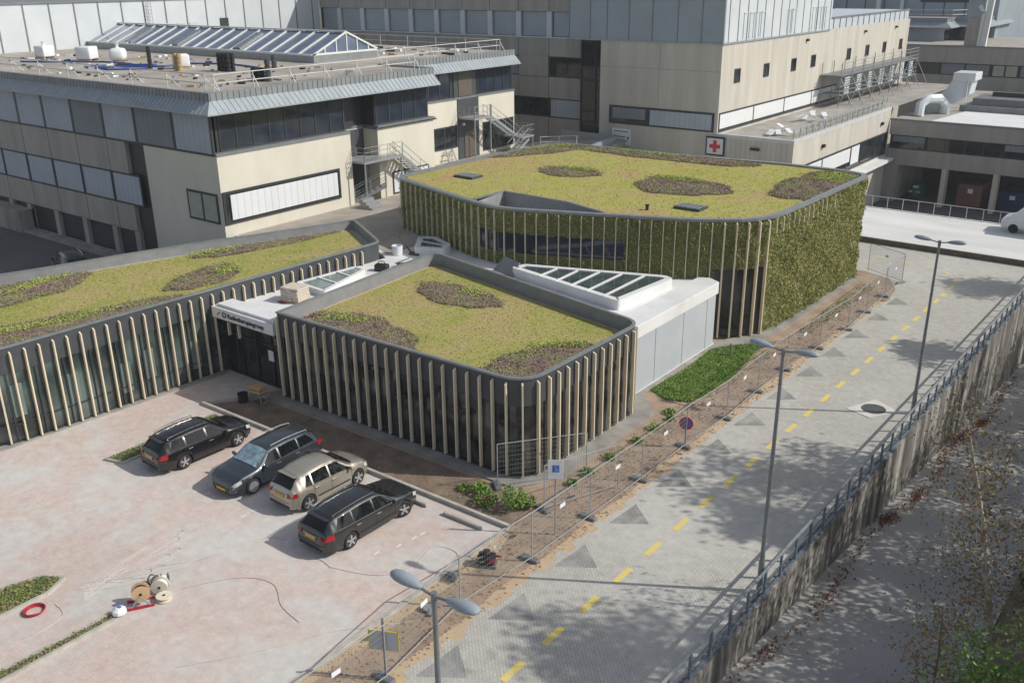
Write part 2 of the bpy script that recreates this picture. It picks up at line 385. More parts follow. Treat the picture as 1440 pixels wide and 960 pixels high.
g = MB()
for i in range(16):                                   # dark block triangles along the road edge
    y = 15.45 + i * 3.44 - (0 if i < 9 else .0); yy = y + random.uniform(-.1, .1)
    if yy > 60: break
    g.sheet([(-15.85 + .01 * (y - 20), yy + .1), (-14.6 + .006 * (y - 20), yy + .95), (-15.75 + .01 * (y - 20), yy + 1.9)], .012)
struct('dark_paver_marks', g, PAVE_DARK)
g = MB()
dash = [(-13.75 + .0125 * (17.5 + 2.02 * i - 17.5), 17.5 + 2.0 * i) for i in range(-4, 22)]
for i, (x, y) in enumerate(dash):
    g.add([(x - .115, y - .5, .013), (x + .115, y - .5, .013), (x + .115, y + .5, .013), (x - .115, y + .5, .013)], [(0, 1, 2, 3)])
for x, y, a in ((-13.2, 61.06, 0), (-13.2, 63.0, 0), (-13.41, 64.6, .3), (-14.27, 65.9, .9), (-15.55, 66.7, 1.3), (-17.3, 67.1, 1.5), (-19.2, 67.2, 1.57), (-21.2, 67.2, 1.57)):
    d = Vector((-math.sin(a), math.cos(a), 0)); n = Vector((d.y, -d.x, 0)); c = Vector((x, y, .013)); w = .13 if y < 64 else .09
    g.add([c - d * .42 - n * w, c - d * .42 + n * w, c + d * .42 + n * w, c + d * .42 - n * w], [(0, 1, 2, 3)])
struct('road_markings', g, YELLOW)
g = MB()
for i, y in enumerate([12 + 1.0 * k for k in range(0)]): pass
for (x, y) in ((-29.65, 18.3), (-27.1, 18.6), (-27.1, 18.1), (-24.4, 18.0), (-21.0, 20.2), (-20.9, 20.9), (-20.85, 21.3), (-30.1, 18.1), (-21.3, 19.4)):
    g.add([(x - .05, y - .13, .011), (x + .05, y - .13, .011), (x + .05, y + .13, .011), (x - .05, y + .13, .011)], [(0, 1, 2, 3)])
struct('parking_markings', g, WPAINT)
# kerbs of the parking lot
g = MB()
g.beam((-18.55, 23.45, .04), (-36.9, 23.22, .04), .14, .24); g.beam((-18.58, 23.38, .02), (-18.45, 8, .02), .16, .1)
g.beam((-36.9, 23.2, .04), (-35.05, 25.6, .04), .14, .2)
struct('kerb', g, KERB)
g = MB(); g.beam((-40.0, 15, .03), (-39.3, 26.4, .03), .4, .1); struct('gravel_strip', g, CONC)
path = round_poly([(-34.9, 25.5), (-20.2, 25.82), (-19.15, 27.3), (-19.05, 35.5), (-20.6, 36.4), (-20.55, 44.3), (-19.35, 45.9), (-18.75, 48.6), (-18.6, 61.8), (-21, 63)], [0, .0, 1.2, 1, .6, .6, .8, .8, 1, 0])
path = path[:1] + path[1:]
inner = [(-34.9, 26.6), (-21, 27.2), (-20.4, 28), (-20.4, 35.2), (-21.3, 37), (-21.2, 44.6), (-20, 47), (-19.4, 49), (-19.3, 61.5), (-21, 62)]
g = MB(); g.prism(path + inner[::-1], 0, .07); struct('path', g, CONC)
g = MB(); g.sheet([(-36.9, 23.3), (-18.7, 23.5), (-18.75, 25.2), (-20.6, 25.6), (-34.95, 25.3), (-35.1, 25.5)], .02); struct('planting_soil', g, SOIL2)
# lower road
g = MB(); ys = [-40 + 2 * i for i in range(56)]
for a, b in zip(ys[:-1], ys[1:]):
    g.add([(wx(a) - .01, a, lowz(a)), (-3.4, a, lowz(a)), (-3.4, b, lowz(b)), (wx(b) - .01, b, lowz(b))], [(0, 1, 2, 3)])
struct('lower_road', g, ASPH)
g = MB(); xs = [-3.4, -1.5, 2, 8, 20, 60]
def vz(x, y): return lowz(y) + (0 if x < -3 else min(2.2, .25 * (x + 3.4))) + .15 * math.sin(x * 1.3 + y * .7)
for a, b in zip(ys[:-1], ys[1:]):
    for c, d in zip(xs[:-1], xs[1:]):
        g.add([(c, a, vz(c, a)), (d, a, vz(d, a)), (d, b, vz(d, b)), (c, b, vz(c, b))], [(0, 1, 2, 3)])
struct('verge', g, SOIL2)
g = MB(); g.add([(-900, 69, -5.7), (900, 69, -5.7), (900, 1500, -5.9), (-900, 1500, -5.9)], [(0, 1, 2, 3)]); g.add([(60, -300, -5.8), (900, -300, -5.8), (900, 69, -5.8), (60, 69, -5.8)], [(0, 1, 2, 3)])
g.add([(-1500, -300, -.3), (-250, -300, -.3), (-250, 1500, -.3), (-1500, 1500, -.3)], [(0, 1, 2, 3)])
struct('terrain', g, LAND)
g = MB(); g.add([(-70, 80.4, -5.68), (10, 80.4, -5.68), (10, 150, -5.68), (-70, 150, -5.68)], [(0, 1, 2, 3)]); struct('service_yard', g, YARD)
# white deck that bridges the lower road
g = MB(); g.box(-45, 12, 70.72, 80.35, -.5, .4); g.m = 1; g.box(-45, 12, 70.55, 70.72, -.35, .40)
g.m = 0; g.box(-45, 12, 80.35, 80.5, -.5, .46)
dk = tag(g.build('bridge_deck', [DECKW, DECKE]), 'white concrete deck crossing behind the road, with a dark brown front edge', 'bridge')
# lawn beside the white link wall
gp = [(-20.62, 37.41), (-20.41, 40.66), (-20.64, 43.92), (-19.94, 45.08), (-18.51, 46.67), (-18.61, 45.42), (-18.34, 43.14), (-18.11, 41.22), (-18.1, 38.85), (-18.36, 37.24), (-19.49, 36.8)]
g = MB(); g.sheet(gp, .035); struct('grass_base', g, GRASSB)
P = sample_poly(gp, 900); Pj = P[::3] + rng.normal(size=P[::3].shape) * .13; Pj = Pj[Pj[:, 0] > -20.85]; P = np.concatenate([P, Pj]); tag(leaves('grass', np.c_[P, .045 + rng.uniform(0, .05, len(P))], (.05, .11), L_GRASS, up=.3, upj=.9, flat=.6), 'fresh green grass growing beside the pale grey link wall', 'grass', kind='stuff')
P = sample_poly([(-18.7, 36.2), (-17.9, 36.6), (-17.6, 41), (-17.8, 45.5), (-18.4, 47.5), (-18.6, 44)], 90); P = P[rng.uniform(0, 1, len(P)) < .25 + .5 * (np.sin(P[:, 1] * 2.3) > .1)]
P = np.concatenate([P, sample_poly([(-18.9, 27.5), (-18.2, 27.5), (-18.0, 36), (-18.9, 36)], 26), sample_poly([(-22.5, 23.7), (-18.8, 23.8), (-19.1, 25.3), (-22, 25.3)], 22)])
tag(leaves('sparse_weeds', np.c_[P, .03 + rng.uniform(0, .05, len(P))], (.05, .12), L_GRASS, up=.3, upj=.9, flat=.6), 'sparse green weeds spreading over the brown soil beside the lawn and pavilion', 'weeds', kind='stuff')
# soil clods and stones along the construction strip
P = sample_poly([(-18.3, 14), (-16.3, 14), (-15.9, 40), (-15.8, 60), (-18, 60), (-18.3, 50), (-18.2, 37), (-18.5, 24)], 40)
g = MB()
P = np.concatenate([P[:3600], sample_poly([(-36.5, 23.5), (-19, 23.7), (-20.5, 25.4), (-35, 25.1)], 22)])
for x, y in P:
    s = random.uniform(.02, .07) * (1 if random.random() < .93 else 1.8); q = [Vector((random.uniform(-1, 1), random.uniform(-1, 1), random.uniform(0, 1))).normalized() * s for _ in range(5)]
    c = Vector((x, y, .0)); g.add([c + Vector((s, 0, 0)), c + Vector((-.5 * s, s * .9, 0)), c + Vector((-.6 * s, -s * .8, 0)), c + Vector((random.uniform(-.3, .3) * s, 0, s * .8))], [(0, 1, 3), (1, 2, 3), (2, 0, 3)])
tag(g.build('soil_clods', SOIL), 'loose clods of brown earth on the bare strip beside the road', 'soil', kind='stuff')

# ------------------------------------------------------------------ the three green-roofed pavilions
def ring(path_out, path_in, z0, z1, mb):
    """coping between two closed outlines"""
    n = len(path_out)
    vs = [(x, y, z0) for x, y in path_out] + [(x, y, z0) for x, y in path_in] + [(x, y, z1) for x, y in path_out] + [(x, y, z1) for x, y in path_in]
    fs = []
    for i in range(n):
        j = (i + 1) % n; fs += [(i, j, j + 2 * n, i + 2 * n), (j + n, i + n, i + 3 * n, j + 3 * n), (i + 2 * n, j + 2 * n, j + 3 * n, i + 3 * n), (j, i, i + n, j + n)]
    mb.add(vs, fs); return mb
def walk(pts, step, start=0.0):
    """points with tangents at even steps along an open path"""
    out = []; d = start; acc = 0
    for a, b in zip(pts[:-1], pts[1:]):
        a = Vector(a); b = Vector(b); L = (b - a).length
        if L < 1e-9: continue
        while acc + L >= d:
            t = (d - acc) / L; out.append((a + (b - a) * t, (b - a) / L)); d += step
        acc += L
    return out
fin_cache = {}
def fin(parent, p, t, z0, z1, depth=.16, w=.066, out=0.0, mat=WOOD):
    """one timber fin: outward side sits to the right of the walking direction t"""
    n = Vector((t.y, -t.x)); key = (round(z1 - z0, 3), depth, w, mat.name)
    if key not in fin_cache:
        g = MB(); h = z1 - z0
        g.add([(-w / 2, 0, 0), (w / 2, 0, 0), (w / 2, -depth, 0), (-w / 2, -depth, 0), (-w / 2, 0, h), (w / 2, 0, h), (w / 2, -depth, h - .07), (-w / 2, -depth, h - .07)],
              [(0, 3, 2, 1), (4, 5, 6, 7), (0, 1, 5, 4), (1, 2, 6, 5), (2, 3, 7, 6), (3, 0, 4, 7)])
        o = g.build('fin', mat, parent, local=True, bevel=.006); fin_cache[key] = o.data
    else:
        o = bpy.data.objects.new('fin', fin_cache[key]); col.objects.link(o); o.parent = parent
    q = p + n * out; pw = parent_world(parent)
    o.location = (q.x - pw.x, q.y - pw.y, z0 - pw.z); o.rotation_euler = (0, 0, math.atan2(t.y, t.x)); return o
def patches(parent, lawn, z, plist, seed=0):
    """planting beds: each a low mound of heath sprigs with limey clumps"""
    for i, (cx, cy, rx, ry, rot, lime) in enumerate(plist):
        ca, sa = math.cos(R(rot)), math.sin(R(rot)); poly = []
        for k in range(40):
            a = 2 * math.pi * k / 40; rr = 1 + .07 * math.sin(3 * a + i) + .05 * math.sin(7 * a + 2 * i) + .03 * math.sin(13 * a)
            x, y = rx * rr * math.cos(a), ry * rr * math.sin(a); poly.append((cx + x * ca - y * sa, cy + x * sa + y * ca))
        P = sample_poly(poly, 330); Pj = P[::3] + rng.normal(size=P[::3].shape) * .16; P = np.concatenate([P, Pj]); P = P[inpoly(P, lawn)]
        bp = [p for p in poly]
        g = MB(); vs = []; ins = inpoly(np.array(bp), lawn)
        cxy = np.array([cx, cy]); q = []
        for p, ok in zip(bp, ins):
            p = np.array(p); t = 1.0
            while t > 0 and not inpoly(np.array([cxy0 + (p - cxy0) * t for cxy0 in [lawn_c(lawn, cxy)]]), lawn)[0]: t -= .04
            c0 = lawn_c(lawn, cxy); q.append(tuple(c0 + (p - c0) * max(t, 0)))
        c0 = lawn_c(lawn, cxy)
        g.add([(c0[0], c0[1], z + .09)] + [(c0[0] + (x - c0[0]) * .85, c0[1] + (y - c0[1]) * .85, z + .07) for x, y in q] + [(x, y, z + .012) for x, y in q],
              [(0, k + 1, (k + 1) % 40 + 1) for k in range(40)] + [(k + 1, k + 41, (k + 1) % 40 + 41, (k + 1) % 40 + 1) for k in range(40)])
        bed = g.build('planting_bed', BED, parent, smooth=60)
        hgt = rng.uniform(.0, .08, len(P))
        leaves('heath_plants', np.c_[P, z + .03 + hgt], (.05, .13), L_BED, bed, up=.1, upj=.9, flat=.4, kind='stuff')
        if lime:
            lx, ly, lr1, lr2, la = lime; ca2, sa2 = math.cos(R(la)), math.sin(R(la))
            n = int(450 * lr1 * lr2 * 3); a = rng.uniform(0, 2 * np.pi, n); r = np.sqrt(rng.uniform(0, 1, n)) * (1 + .2 * np.sin(5 * a))
            X = lr1 * r * np.cos(a); Y = lr2 * r * np.sin(a); Q = np.stack([lx + X * ca2 - Y * sa2, ly + X * sa2 + Y * ca2], 1); Q = Q[inpoly(Q, lawn)]
            leaves('lime_plants', np.c_[Q, z + .06 + rng.uniform(0, .14, len(Q))], (.05, .12), L_LIME, bed, up=.2, upj=.9, flat=.5, kind='stuff')
def lawn_c(lawn, c):
    if inpoly(np.array([c]), lawn)[0]: return np.array(c)
    m = np.mean(np.array(lawn), 0); c = np.array(c)
    for t in np.linspace(0, 1, 40):
        q = c + (m - c) * t
        if inpoly(np.array([q]), lawn)[0]: return q + (m - c) / np.linalg.norm(m - c) * .3
    return m
def lawn_part(parent, lawn, z, mat, dens=60, lm=None):
    g = MB(); g.sheet(lawn, z); o = g.build('sedum_roof', mat, parent)
    P = sample_poly(lawn, dens); leaves('sedum_plants', np.c_[P, z + rng.uniform(.002, .02, len(P))], (.05, .12), lm or L_SED, o, up=.0, upj=1., flat=.13, kind='stuff')
    return o
def shell(parent, outline, z0, z1, mat, name='wall'):
    g = MB(); n = len(outline); g.add([(x, y, z0) for x, y in outline] + [(x, y, z1) for x, y in outline], [(i, (i + 1) % n, (i + 1) % n + n, i + n) for i in range(n)])
    return g.build(name, mat, parent, fixn=False, smooth=30)

# --- pavilion A (centre front)
A = thing('pavilion', 'nearest green roofed pavilion, square with rounded corners and timber fins, beside the parked cars', 'building', (-27, 31, 0), group='pavilions with planted roofs')
Ao = round_poly([(-34.35, 26.08), (-19.98, 26.42), (-19.9, 34.95), (-35.3, 38.15)], [0, 1.35, .9, 1.0])
A_path = Ao[:]                                        # starts at the front left corner and runs to the right
shell(A, offset_poly(Ao, .02), 3.2, 4.4, FASCIA, 'fascia'); shell(A, offset_poly(Ao, .06), .12, 3.25, GLASS_A, 'glazing'); shell(A, offset_poly(Ao, .0), 0, .14, FASCIA, 'plinth')
Ai = offset_poly(Ao, .13)
g = MB(); ring(offset_poly(Ao, -.02), Ai, 4.34, 4.42, g); g.build('coping', CAPM, A)
g = MB(); n = len(Ai); g.add([(x, y, 3.7) for x, y in Ai] + [(x, y, 4.35) for x, y in Ai], [(i, i + n, (i + 1) % n + n, (i + 1) % n) for i in range(n)]); g.build('parapet_lining', FASCIA_L, A, smooth=30)
lawnA = offset_poly(Ao, .38); g = MB(); g.sheet(offset_poly(Ao, .12), 3.72); g.build('gravel_margin', SAND, A); lawn_part(A, lawnA, 3.78, SED_A)
patches(A, lawnA, 3.79, [(-30.3, 34.3, 2.75, 1.3, -5, (-29.7, 34.9, .8, .45, 0)), (-30.6, 27.0, 3.7, 2.5, 0, (-32.2, 28.4, 1.2, .4, 20)), (-20.9, 29.4, 2.4, 3.3, -12, (-21.9, 31.7, 1.4, .35, 35))])
mb = MB()
for p, t in walk(A_path, 1.24, .3):
    if p.y < 36: nn = Vector((t.y, -t.x)); q = p - nn * .03; mb.obox((q.x, q.y, 1.68), (t.x, t.y, 0), .05, .05, 3.1)
mb.build('mullion', DARKF, A)
w = walk(A_path, .636, .08); k = 0
for p, t in w:
    if p.y > 35.0 or k > 44: continue
    fin(A, p, t, .16, 4.22); k += 1
# --- pavilion B (left)
B = thing('pavilion', 'long green roofed pavilion with timber fins, cut by the left edge of the photo', 'building', (-44, 28, 0), group='pavilions with planted roofs')
Bo = round_poly([(-39.88, 15.1), (-39.05, 37.6), (-44.3, 40.5), (-48.5, 28.9), (-50.6, 21.2), (-54.5, 12.6)], [1.3, .5, .6, 3, 3, 0], 10)
# order is counter-clockwise
shell(B, offset_poly(Bo, .02), 3.3, 4.5, FASCIA, 'fascia'); shell(B, offset_poly(Bo, .06), .12, 3.35, GLASS_G, 'glazing'); shell(B, offset_poly(Bo, 0), 0, .14, FASCIA, 'plinth')
Bi = offset_poly(Bo, .15); g = MB(); ring(offset_poly(Bo, -.02), Bi, 4.44, 4.52, g); g.build('coping', CAPM, B)
g = MB(); n = len(Bi); g.add([(x, y, 3.9) for x, y in Bi] + [(x, y, 4.45) for x, y in Bi], [(i, i + n, (i + 1) % n + n, (i + 1) % n) for i in range(n)]); g.build('parapet_lining', FASCIA_L, B, smooth=30)
lawnB = offset_poly(Bo, .5); g = MB(); g.sheet(offset_poly(Bo, .14), 3.92); g.build('gravel_margin', KERB, B); lawn_part(B, lawnB, 3.98, SED_A)
patches(B, lawnB, 3.99, [(-48.9, 21.2, 2.2, 3.9, 12, (-49.2, 22.6, .5, 2.6, 14)), (-42.9, 28.2, 1.35, 2.5, 14, (-42.8, 29.6, .7, .9, 0)), (-42.0, 19.6, 1.5, 6.4, -14, (-42.6, 19.3, .45, 3.6, -14)), (-45.6, 34.9, 1.0, 5.2, -12, (-46.6, 31.5, .45, 1.6, -16))])
Bw = [(-46.0, 13.9), (-41.3, 14.55)] + Bo[0:1] + Bo[1:11] + [(-39.05, 36.9)]
Bpath = []
for q in Bo[:11]: Bpath.append(q)
Bpath = [(-46, 14.42)] + Bpath + [(-39.07, 37.0)]
k = 0
for p, t in walk(Bpath, .62, .1):
    if p.y > 36.3: continue
    fin(B, p, t, .12, 4.27)
mb = MB()
for p, t in walk(Bpath, 1.24, .41):
    nn = Vector((t.y, -t.x)); q = p - nn * .03; mb.obox((q.x, q.y, 1.7), (t.x, t.y, 0), .05, .06, 3.2)
for p, t in walk(Bpath, .62, .1):
    nn = Vector((t.y, -t.x)); q = p - nn * .035 + t * .31; mb.obox((q.x, q.y, .95), (t.x, t.y, 0), .62, .06, .05)
mb.build('mullion', DARKF, B)
for i, (p, t) in enumerate(walk(Bpath, 1.24, .72)):
    if i % 5 in (1, 3): continue
    mb = MB()
    nn = Vector((t.y, -t.x)); q = p - nn * .048; mb.obox((q.x, q.y, 1.4 + .3 * (i % 3)), (t.x, t.y, 0), .5, .02, 1.5); mb.build('interior_blind', BLIND_G, B)
# --- pavilion C (rear, tall, planted walls)
Cc = thing('pavilion', 'tallest pavilion at the rear, its curved walls overgrown with climbing plants', 'building', (-31, 52, 0), group='pavilions with planted roofs')
Cf = [(-43.3, 43.75), (-40.4, 42.85), (-38.2, 42.18), (-36.0, 41.52), (-34.9, 41.22), (-33.9, 41.03), (-32.9, 40.97), (-31.9, 41.15), (-30.9, 41.48), (-29.5, 42.06), (-28, 42.6), (-26.5, 43.2), (-25, 43.78), (-23.6, 44.35), (-22.4, 44.86), (-21.4, 45.55), (-20.5, 46.2), (-19.95, 46.9), (-19.5, 47.9), (-19.28, 49.0), (-19.15, 52), (-18.95, 61.3)]
Co = Cf + [(-19.3, 62.2), (-20.7, 62.7), (-25, 62.75), (-33, 61.6), (-42, 61.2), (-43.2, 60), (-43.8, 52), (-43.9, 44.6)]
shell(Cc, offset_poly(Co, .1), 0, 6.62, WALLBASE, 'wall')
Ci = offset_poly(Co, .32); g = MB(); ring(offset_poly(Co, -.04), Ci, 6.62, 6.76, g); g.build('coping', CAPM, Cc)
n = len(Ci)
lawnC = offset_poly(Co, .4)
# light well cut out of the lawn near the front edge
slot = [(-35.35, 41.75), (-35.2, 44.5), (-30.4, 44.3), (-27.3, 43.35)]
lp = [p for p in lawnC]; lawn2 = []
for p in lp:
    if -35.3 < p[0] < -27.8 and p[1] < 44: continue
    lawn2.append(p)
idx = max(i for i, p in enumerate(lawn2[:20]) if p[0] <= -35.2 and p[1] < 44)
lawn2 = lawn2[:idx + 1] + slot + lawn2[idx + 1:]
lawn_part(Cc, lawn2, 6.64, SED_C, 50, L_SEDC)
g = MB(); fr = [p for p in offset_poly(Co, .36) if -35.6 < p[0] < -27.4 and p[1] < 44]; sl = [(-35.35, 41.6)] + slot[1:] + fr[::-1]
sl = slot[1:] + [(p[0], p[1]) for p in sorted(fr, key=lambda q: -q[0])]
n = len(sl); g.add([(x, y, 5.5) for x, y in sl] + [(x, y, 6.74) for x, y in sl], [(i, (i + 1) % n, (i + 1) % n + n, i + n) for i in range(n)]); g.m = 1; g.sheet(sl, 5.52)
well = g.build('light_well', [FASCIA_L, WHITE_ROOF], Cc)
g = MB()
for a, b in zip(slot[1:-1], slot[2:]): g.beam((*a, 6.74), (*b, 6.74), .14, .08)
g.beam((*slot[0], 6.74), (*slot[1], 6.74), .14, .08); g.build('well_edge', CAPM, Cc)
g = MB(); g.lathe([(.62, 0), (.6, .2), (.45, .38), (.2, .47), (.02, .5)], (-31.3, 43.3, 5.52), n=20); g.build('roof_dome', WHITEP, Cc, smooth=40)
patches(Cc, lawnC, 6.65, [(-35.7, 52.0, 2.3, 1.45, 0, (-35.0, 53.0, 1.5, .5, 0)), (-27.3, 52.2, 3.1, 2.4, 0, (-28.4, 53.8, 1.9, .6, 0)), (-20.0, 57.6, 2.9, 5.0, 0, (-20.6, 60.0, 1.2, 1.6, 0)),
                          (-43.0, 57.5, 2.2, 6.0, -30, (-42.4, 58.4, .5, 3.6, -30)), (-33.5, 61.0, 7.5, 1.7, 3, (-34.5, 61.0, 3.0, .5, 3))])
for (x, y, s) in ((-40.1, 46.9, 1), (-24.1, 47.35, 1)):
    g = MB(); g.box(x - .8, x + .8, y - .55, y + .55, 6.66, 6.78); g.m = 1
    for j in range(5): g.box(x - .72 + j * .3, x - .5 + j * .3, y - .48, y + .48, 6.785, 6.80)
    g.build('roof_hatch', [FASCIA, CAPM], Cc)
g = MB(); g.lathe([(.09, 0), (.09, .25), (.14, .26), (.14, .3)], (-25.9, 45.6, 6.65), n=8); g.build('vent_pipe', BLACKP, Cc)
# planted wall: leaves over all of it except the window band and the glazed corner
def in_zone(x, y, z): return ((x > -34.4) & (x < -26.0) & (y < 44) & (z > 4.15) & (z < 5.3)) | ((x > -21.55) & (y < 47.95) & (y > 45) & (z < 3.95))
pts = []; nr = []
full = Cf + [(-19.3, 62.2), (-20.7, 62.7)]
W = walk(full, .01)
A_ = np.array([[p.x, p.y, t.y, -t.x] for p, t in W])
n = 62000; ii = rng.integers(0, len(A_), n); zz = rng.uniform(.02, 6.62, n); S = A_[ii]
keep = ~in_zone(S[:, 0], S[:, 1], zz) & ((S[:, 1] > 45.2) | (zz > 3.3)) & (rng.uniform(0, 1, n) < np.where(S[:, 1] > 46, 1, .8))
S = S[keep]; zz = zz[keep]; off = rng.uniform(-.1, .12, len(zz)) + .05 * np.sin(zz * 4 + S[:, 0] * 3 + S[:, 1] * 3)
P = np.c_[S[:, 0] + S[:, 2] * off, S[:, 1] + S[:, 3] * off, zz]; N = np.c_[S[:, 2] * .6, S[:, 3] * .6, np.full(len(zz), -.5)]
den = np.sin(S[:, 0] * 2.1 + 1.7 * np.sin(zz * 1.3)) * np.sin(S[:, 1] * 1.7 + zz * 1.1) ; kp = rng.uniform(0, 1, len(zz)) < .82 + .18 * den
leaves('climbing_plants', P[kp], (.05, .15), L_WALL, Cc, up=-1.1, upj=.6, nrm=N[kp] * .35, aspect=.7, kind='stuff')
sel = rng.uniform(0, 1, len(zz)) < .08 * (1 + den); Q = P[sel] + np.c_[S[sel][:, 2], S[sel][:, 3], np.zeros(sel.sum())] * .07
leaves('hanging_stems', Q, (.14, .34), L_WALL2, Cc, up=-2.2, upj=.5, nrm=N[sel] * .4, aspect=.16, kind='stuff')
g = MB()
seg = [p for p in Cf if -34.5 < p[0] < -25.9 and p[1] < 43.5]; seg = [(-34.45, 41.13)] + seg + [(-25.95, 43.41)]
seg = offset_poly(seg + [(-30, 50)], .02)[:-1]
for a, b in zip(seg[:-1], seg[1:]): g.add([(*a, 4.2), (*b, 4.2), (*b, 5.3), (*a, 5.3)], [(0, 1, 2, 3)])
g.build('window_band', GLASS_B, Cc, fixn=False)
g = MB(); seg = [(-21.6, 45.42), (-21.4, 45.55), (-20.5, 46.2), (-19.95, 46.9), (-19.52, 47.85)]; seg = offset_poly(seg + [(-25, 50)], .03)[:-1]
for a, b in zip(seg[:-1], seg[1:]): g.add([(*a, .1), (*b, .1), (*b, 3.95), (*a, 3.95)], [(0, 1, 2, 3)])
g.build('corner_glazing', GLASS, Cc, fixn=False)
g = MB(); g.beam((-21.7, 45.25, 1.6), (-21.45, 45.45, 1.6), .15, 3.3); g.build('corner_post', DARKF, Cc)
k = 0
for p, t in walk(Cf, .645, .25):
    if p.y > 56: break
    glz = p.x > -21.5 and p.y < 48.0
    fin(Cc, p, t, .1 if glz else (3.35 if p.y < 48 else 5.75), 6.6, depth=.2 if glz else (.13 if p.y < 48 else .12), w=.07 if glz else .042, out=.0)

# ------------------------------------------------------------------ link building between the pavilions
K = thing('link_building', 'low white roofed link joining the pavilions, with a white entrance canopy', 'building', (-30, 40, 0))
lk = [(-39.5, 26.75), (-34.5, 26.75), (-35.6, 38.3), (-20.97, 35.2), (-20.97, 44.75), (-22.2, 46.6), (-26, 48), (-43, 52), (-50.75, 52), (-50.75, 36.0), (-46.3, 35.4), (-44.4, 40.7), (-39.1, 38.0)]
g = MB(); g.prism(lk, 0, 3.3); g.build('wall', PANELG, K)
g = MB(); g.prism(lk, 3.3, 3.42); g.build('roof', WHITE_ROOF, K)
g = MB(); g.sheet([(-50.7, 36.1), (-46.3, 35.5), (-44.5, 40.8), (-39.6, 38.6), (-39.2, 43), (-43.4, 45.2), (-44, 51.9), (-50.7, 51.9)], 3.43); g.build('roof_walkway', GREY_ROOF2, K)
# east wall: pale panels, white band
g = MB(); g.prism([(-20.86, 35.15), (-20.86, 44.8), (-21.6, 45.2), (-22.2, 45.1), (-22.2, 36), (-21.6, 35.3)], 2.95, 3.58); g.build('roof_band', WHITE_ROOF, K, bevel=.025)
for j, (y0, y1) in enumerate(((35.6, 38.15), (38.2, 41.0), (41.05, 43.6), (43.65, 44.6))):
    g = MB(); g.box(-20.97, -20.9, y0, y1, .1, 3.0); g.build('wall_panel', PANELG, K)
g = MB(); g.box(-20.97, -20.88, 35.4, 44.7, 0, .1); g.build('plinth', WPAINT, K)
# canopy above the entrance
g = MB(); g.box(-39.35, -34.6, 25.97, 26.8, 3.15, 3.72); g.box(-39.1, -34.7, 26.15, 27.1, 3.72, 3.86); g.build('canopy', WHITE_ROOF, K, bevel=.04)
g = MB(); g.box(-39.3, -34.65, 26.1, 27.5, 3.05, 3.15); g.build('canopy_soffit', FASCIA, K)
mt = Matrix.Translation((-38.05, 25.95, 3.33)) @ Matrix.Rotation(R(90), 4, 'X')
text_mesh('Radiotherapiegroep', .33, .012, NAVY, 'sign_lettering', K, mt, xs=1.06, bold=.001)
g = MB()
for k in range(24):
    a0, a1 = 2 * math.pi * k / 24, 2 * math.pi * (k + 1) / 24
    if k in (4, 5): continue
    g.beam((-38.3 + .13 * math.cos(a0), 25.95, 3.45 + .13 * math.sin(a0)), (-38.3 + .13 * math.cos(a1), 25.95, 3.45 + .13 * math.sin(a1)), .035, .045)
g.m = 1; g.beam((-38.86, 25.95, 3.36), (-38.66, 25.95, 3.52), .03, .06); g.build('sign_logo', [NAVY, SIGNR], K)
g = MB(); g.box(-39.4, -34.5, 26.68, 26.72, .05, 3.05); ent = g.build('entrance_glazing', GLASS, K)
g = MB()
for x in (-39.3, -38.1, -36.9, -35.7, -34.6): g.box(x - .03, x + .03, 26.6, 26.74, .02, 3.05)
for z in (.05, 2.2, 3.0): g.box(-39.35, -34.55, 26.61, 26.73, z - .03, z + .03)
g.build('entrance_frame', DARKF, K)
g = MB(); g.box(-35.95, -35.55, 26.58, 26.6, 1.4, 1.95); g.build('entrance_notice', WHITEP, K)
for x in (-38.4, -37.6): fin(K, Vector((x, 26.3)), Vector((1, 0)), 2.3, 3.05)
# rooflights
def rooflight(path, z0, z1, inset, bars, gl, nm, fr=WHITE_ROOF):
    o = round_poly(path, [.25] * len(path), 4); i = offset_poly(o, inset); n = len(o)
    g = MB(); ring(o, i, z0, z1, g); f = g.build(nm, fr, K, smooth=40)
    g = MB(); g.sheet(offset_poly(o, inset * .9), z1 - .04); g.build('glass', gl, f)
    g = MB()
    for a, b in bars: g.beam((*a, z1 - .01), (*b, z1 - .01), .11, .06)
    g.build('glazing_bar', fr, f)
rooflight([(-30.8, 39.45), (-23.0, 38.0), (-22.6, 42.9), (-23.2, 43.1), (-30.6, 40.4)], 3.4, 3.95, .34, [((-28.6, 39.05), (-28.62, 40.75)), ((-27.37, 38.8), (-27.5, 41.1)), ((-26.3, 38.6), (-26.4, 41.6)), ((-25.15, 38.4), (-25.25, 42.0)), ((-24.0, 38.2), (-24.1, 42.5))], GLASS_R, 'large_rooflight')
rooflight([(-38.0, 39.3), (-36.3, 40.0), (-36.6, 41.1), (-38.6, 41.9), (-39.5, 41.3)], 3.4, 3.95, .34, [((-38.75, 40.6), (-36.7, 40.7))], GLASS_R, 'small_rooflight')
rooflight([(-38.9, 31.0), (-36.4, 30.8), (-36.9, 32.6), (-37.6, 35.0), (-38.5, 35.0)], 3.4, 3.75, .2, [((-38.6, 32.3), (-37.0, 32.2)), ((-38.5, 33.6), (-37.3, 33.5))], GLASS_P, 'pale_rooflight')

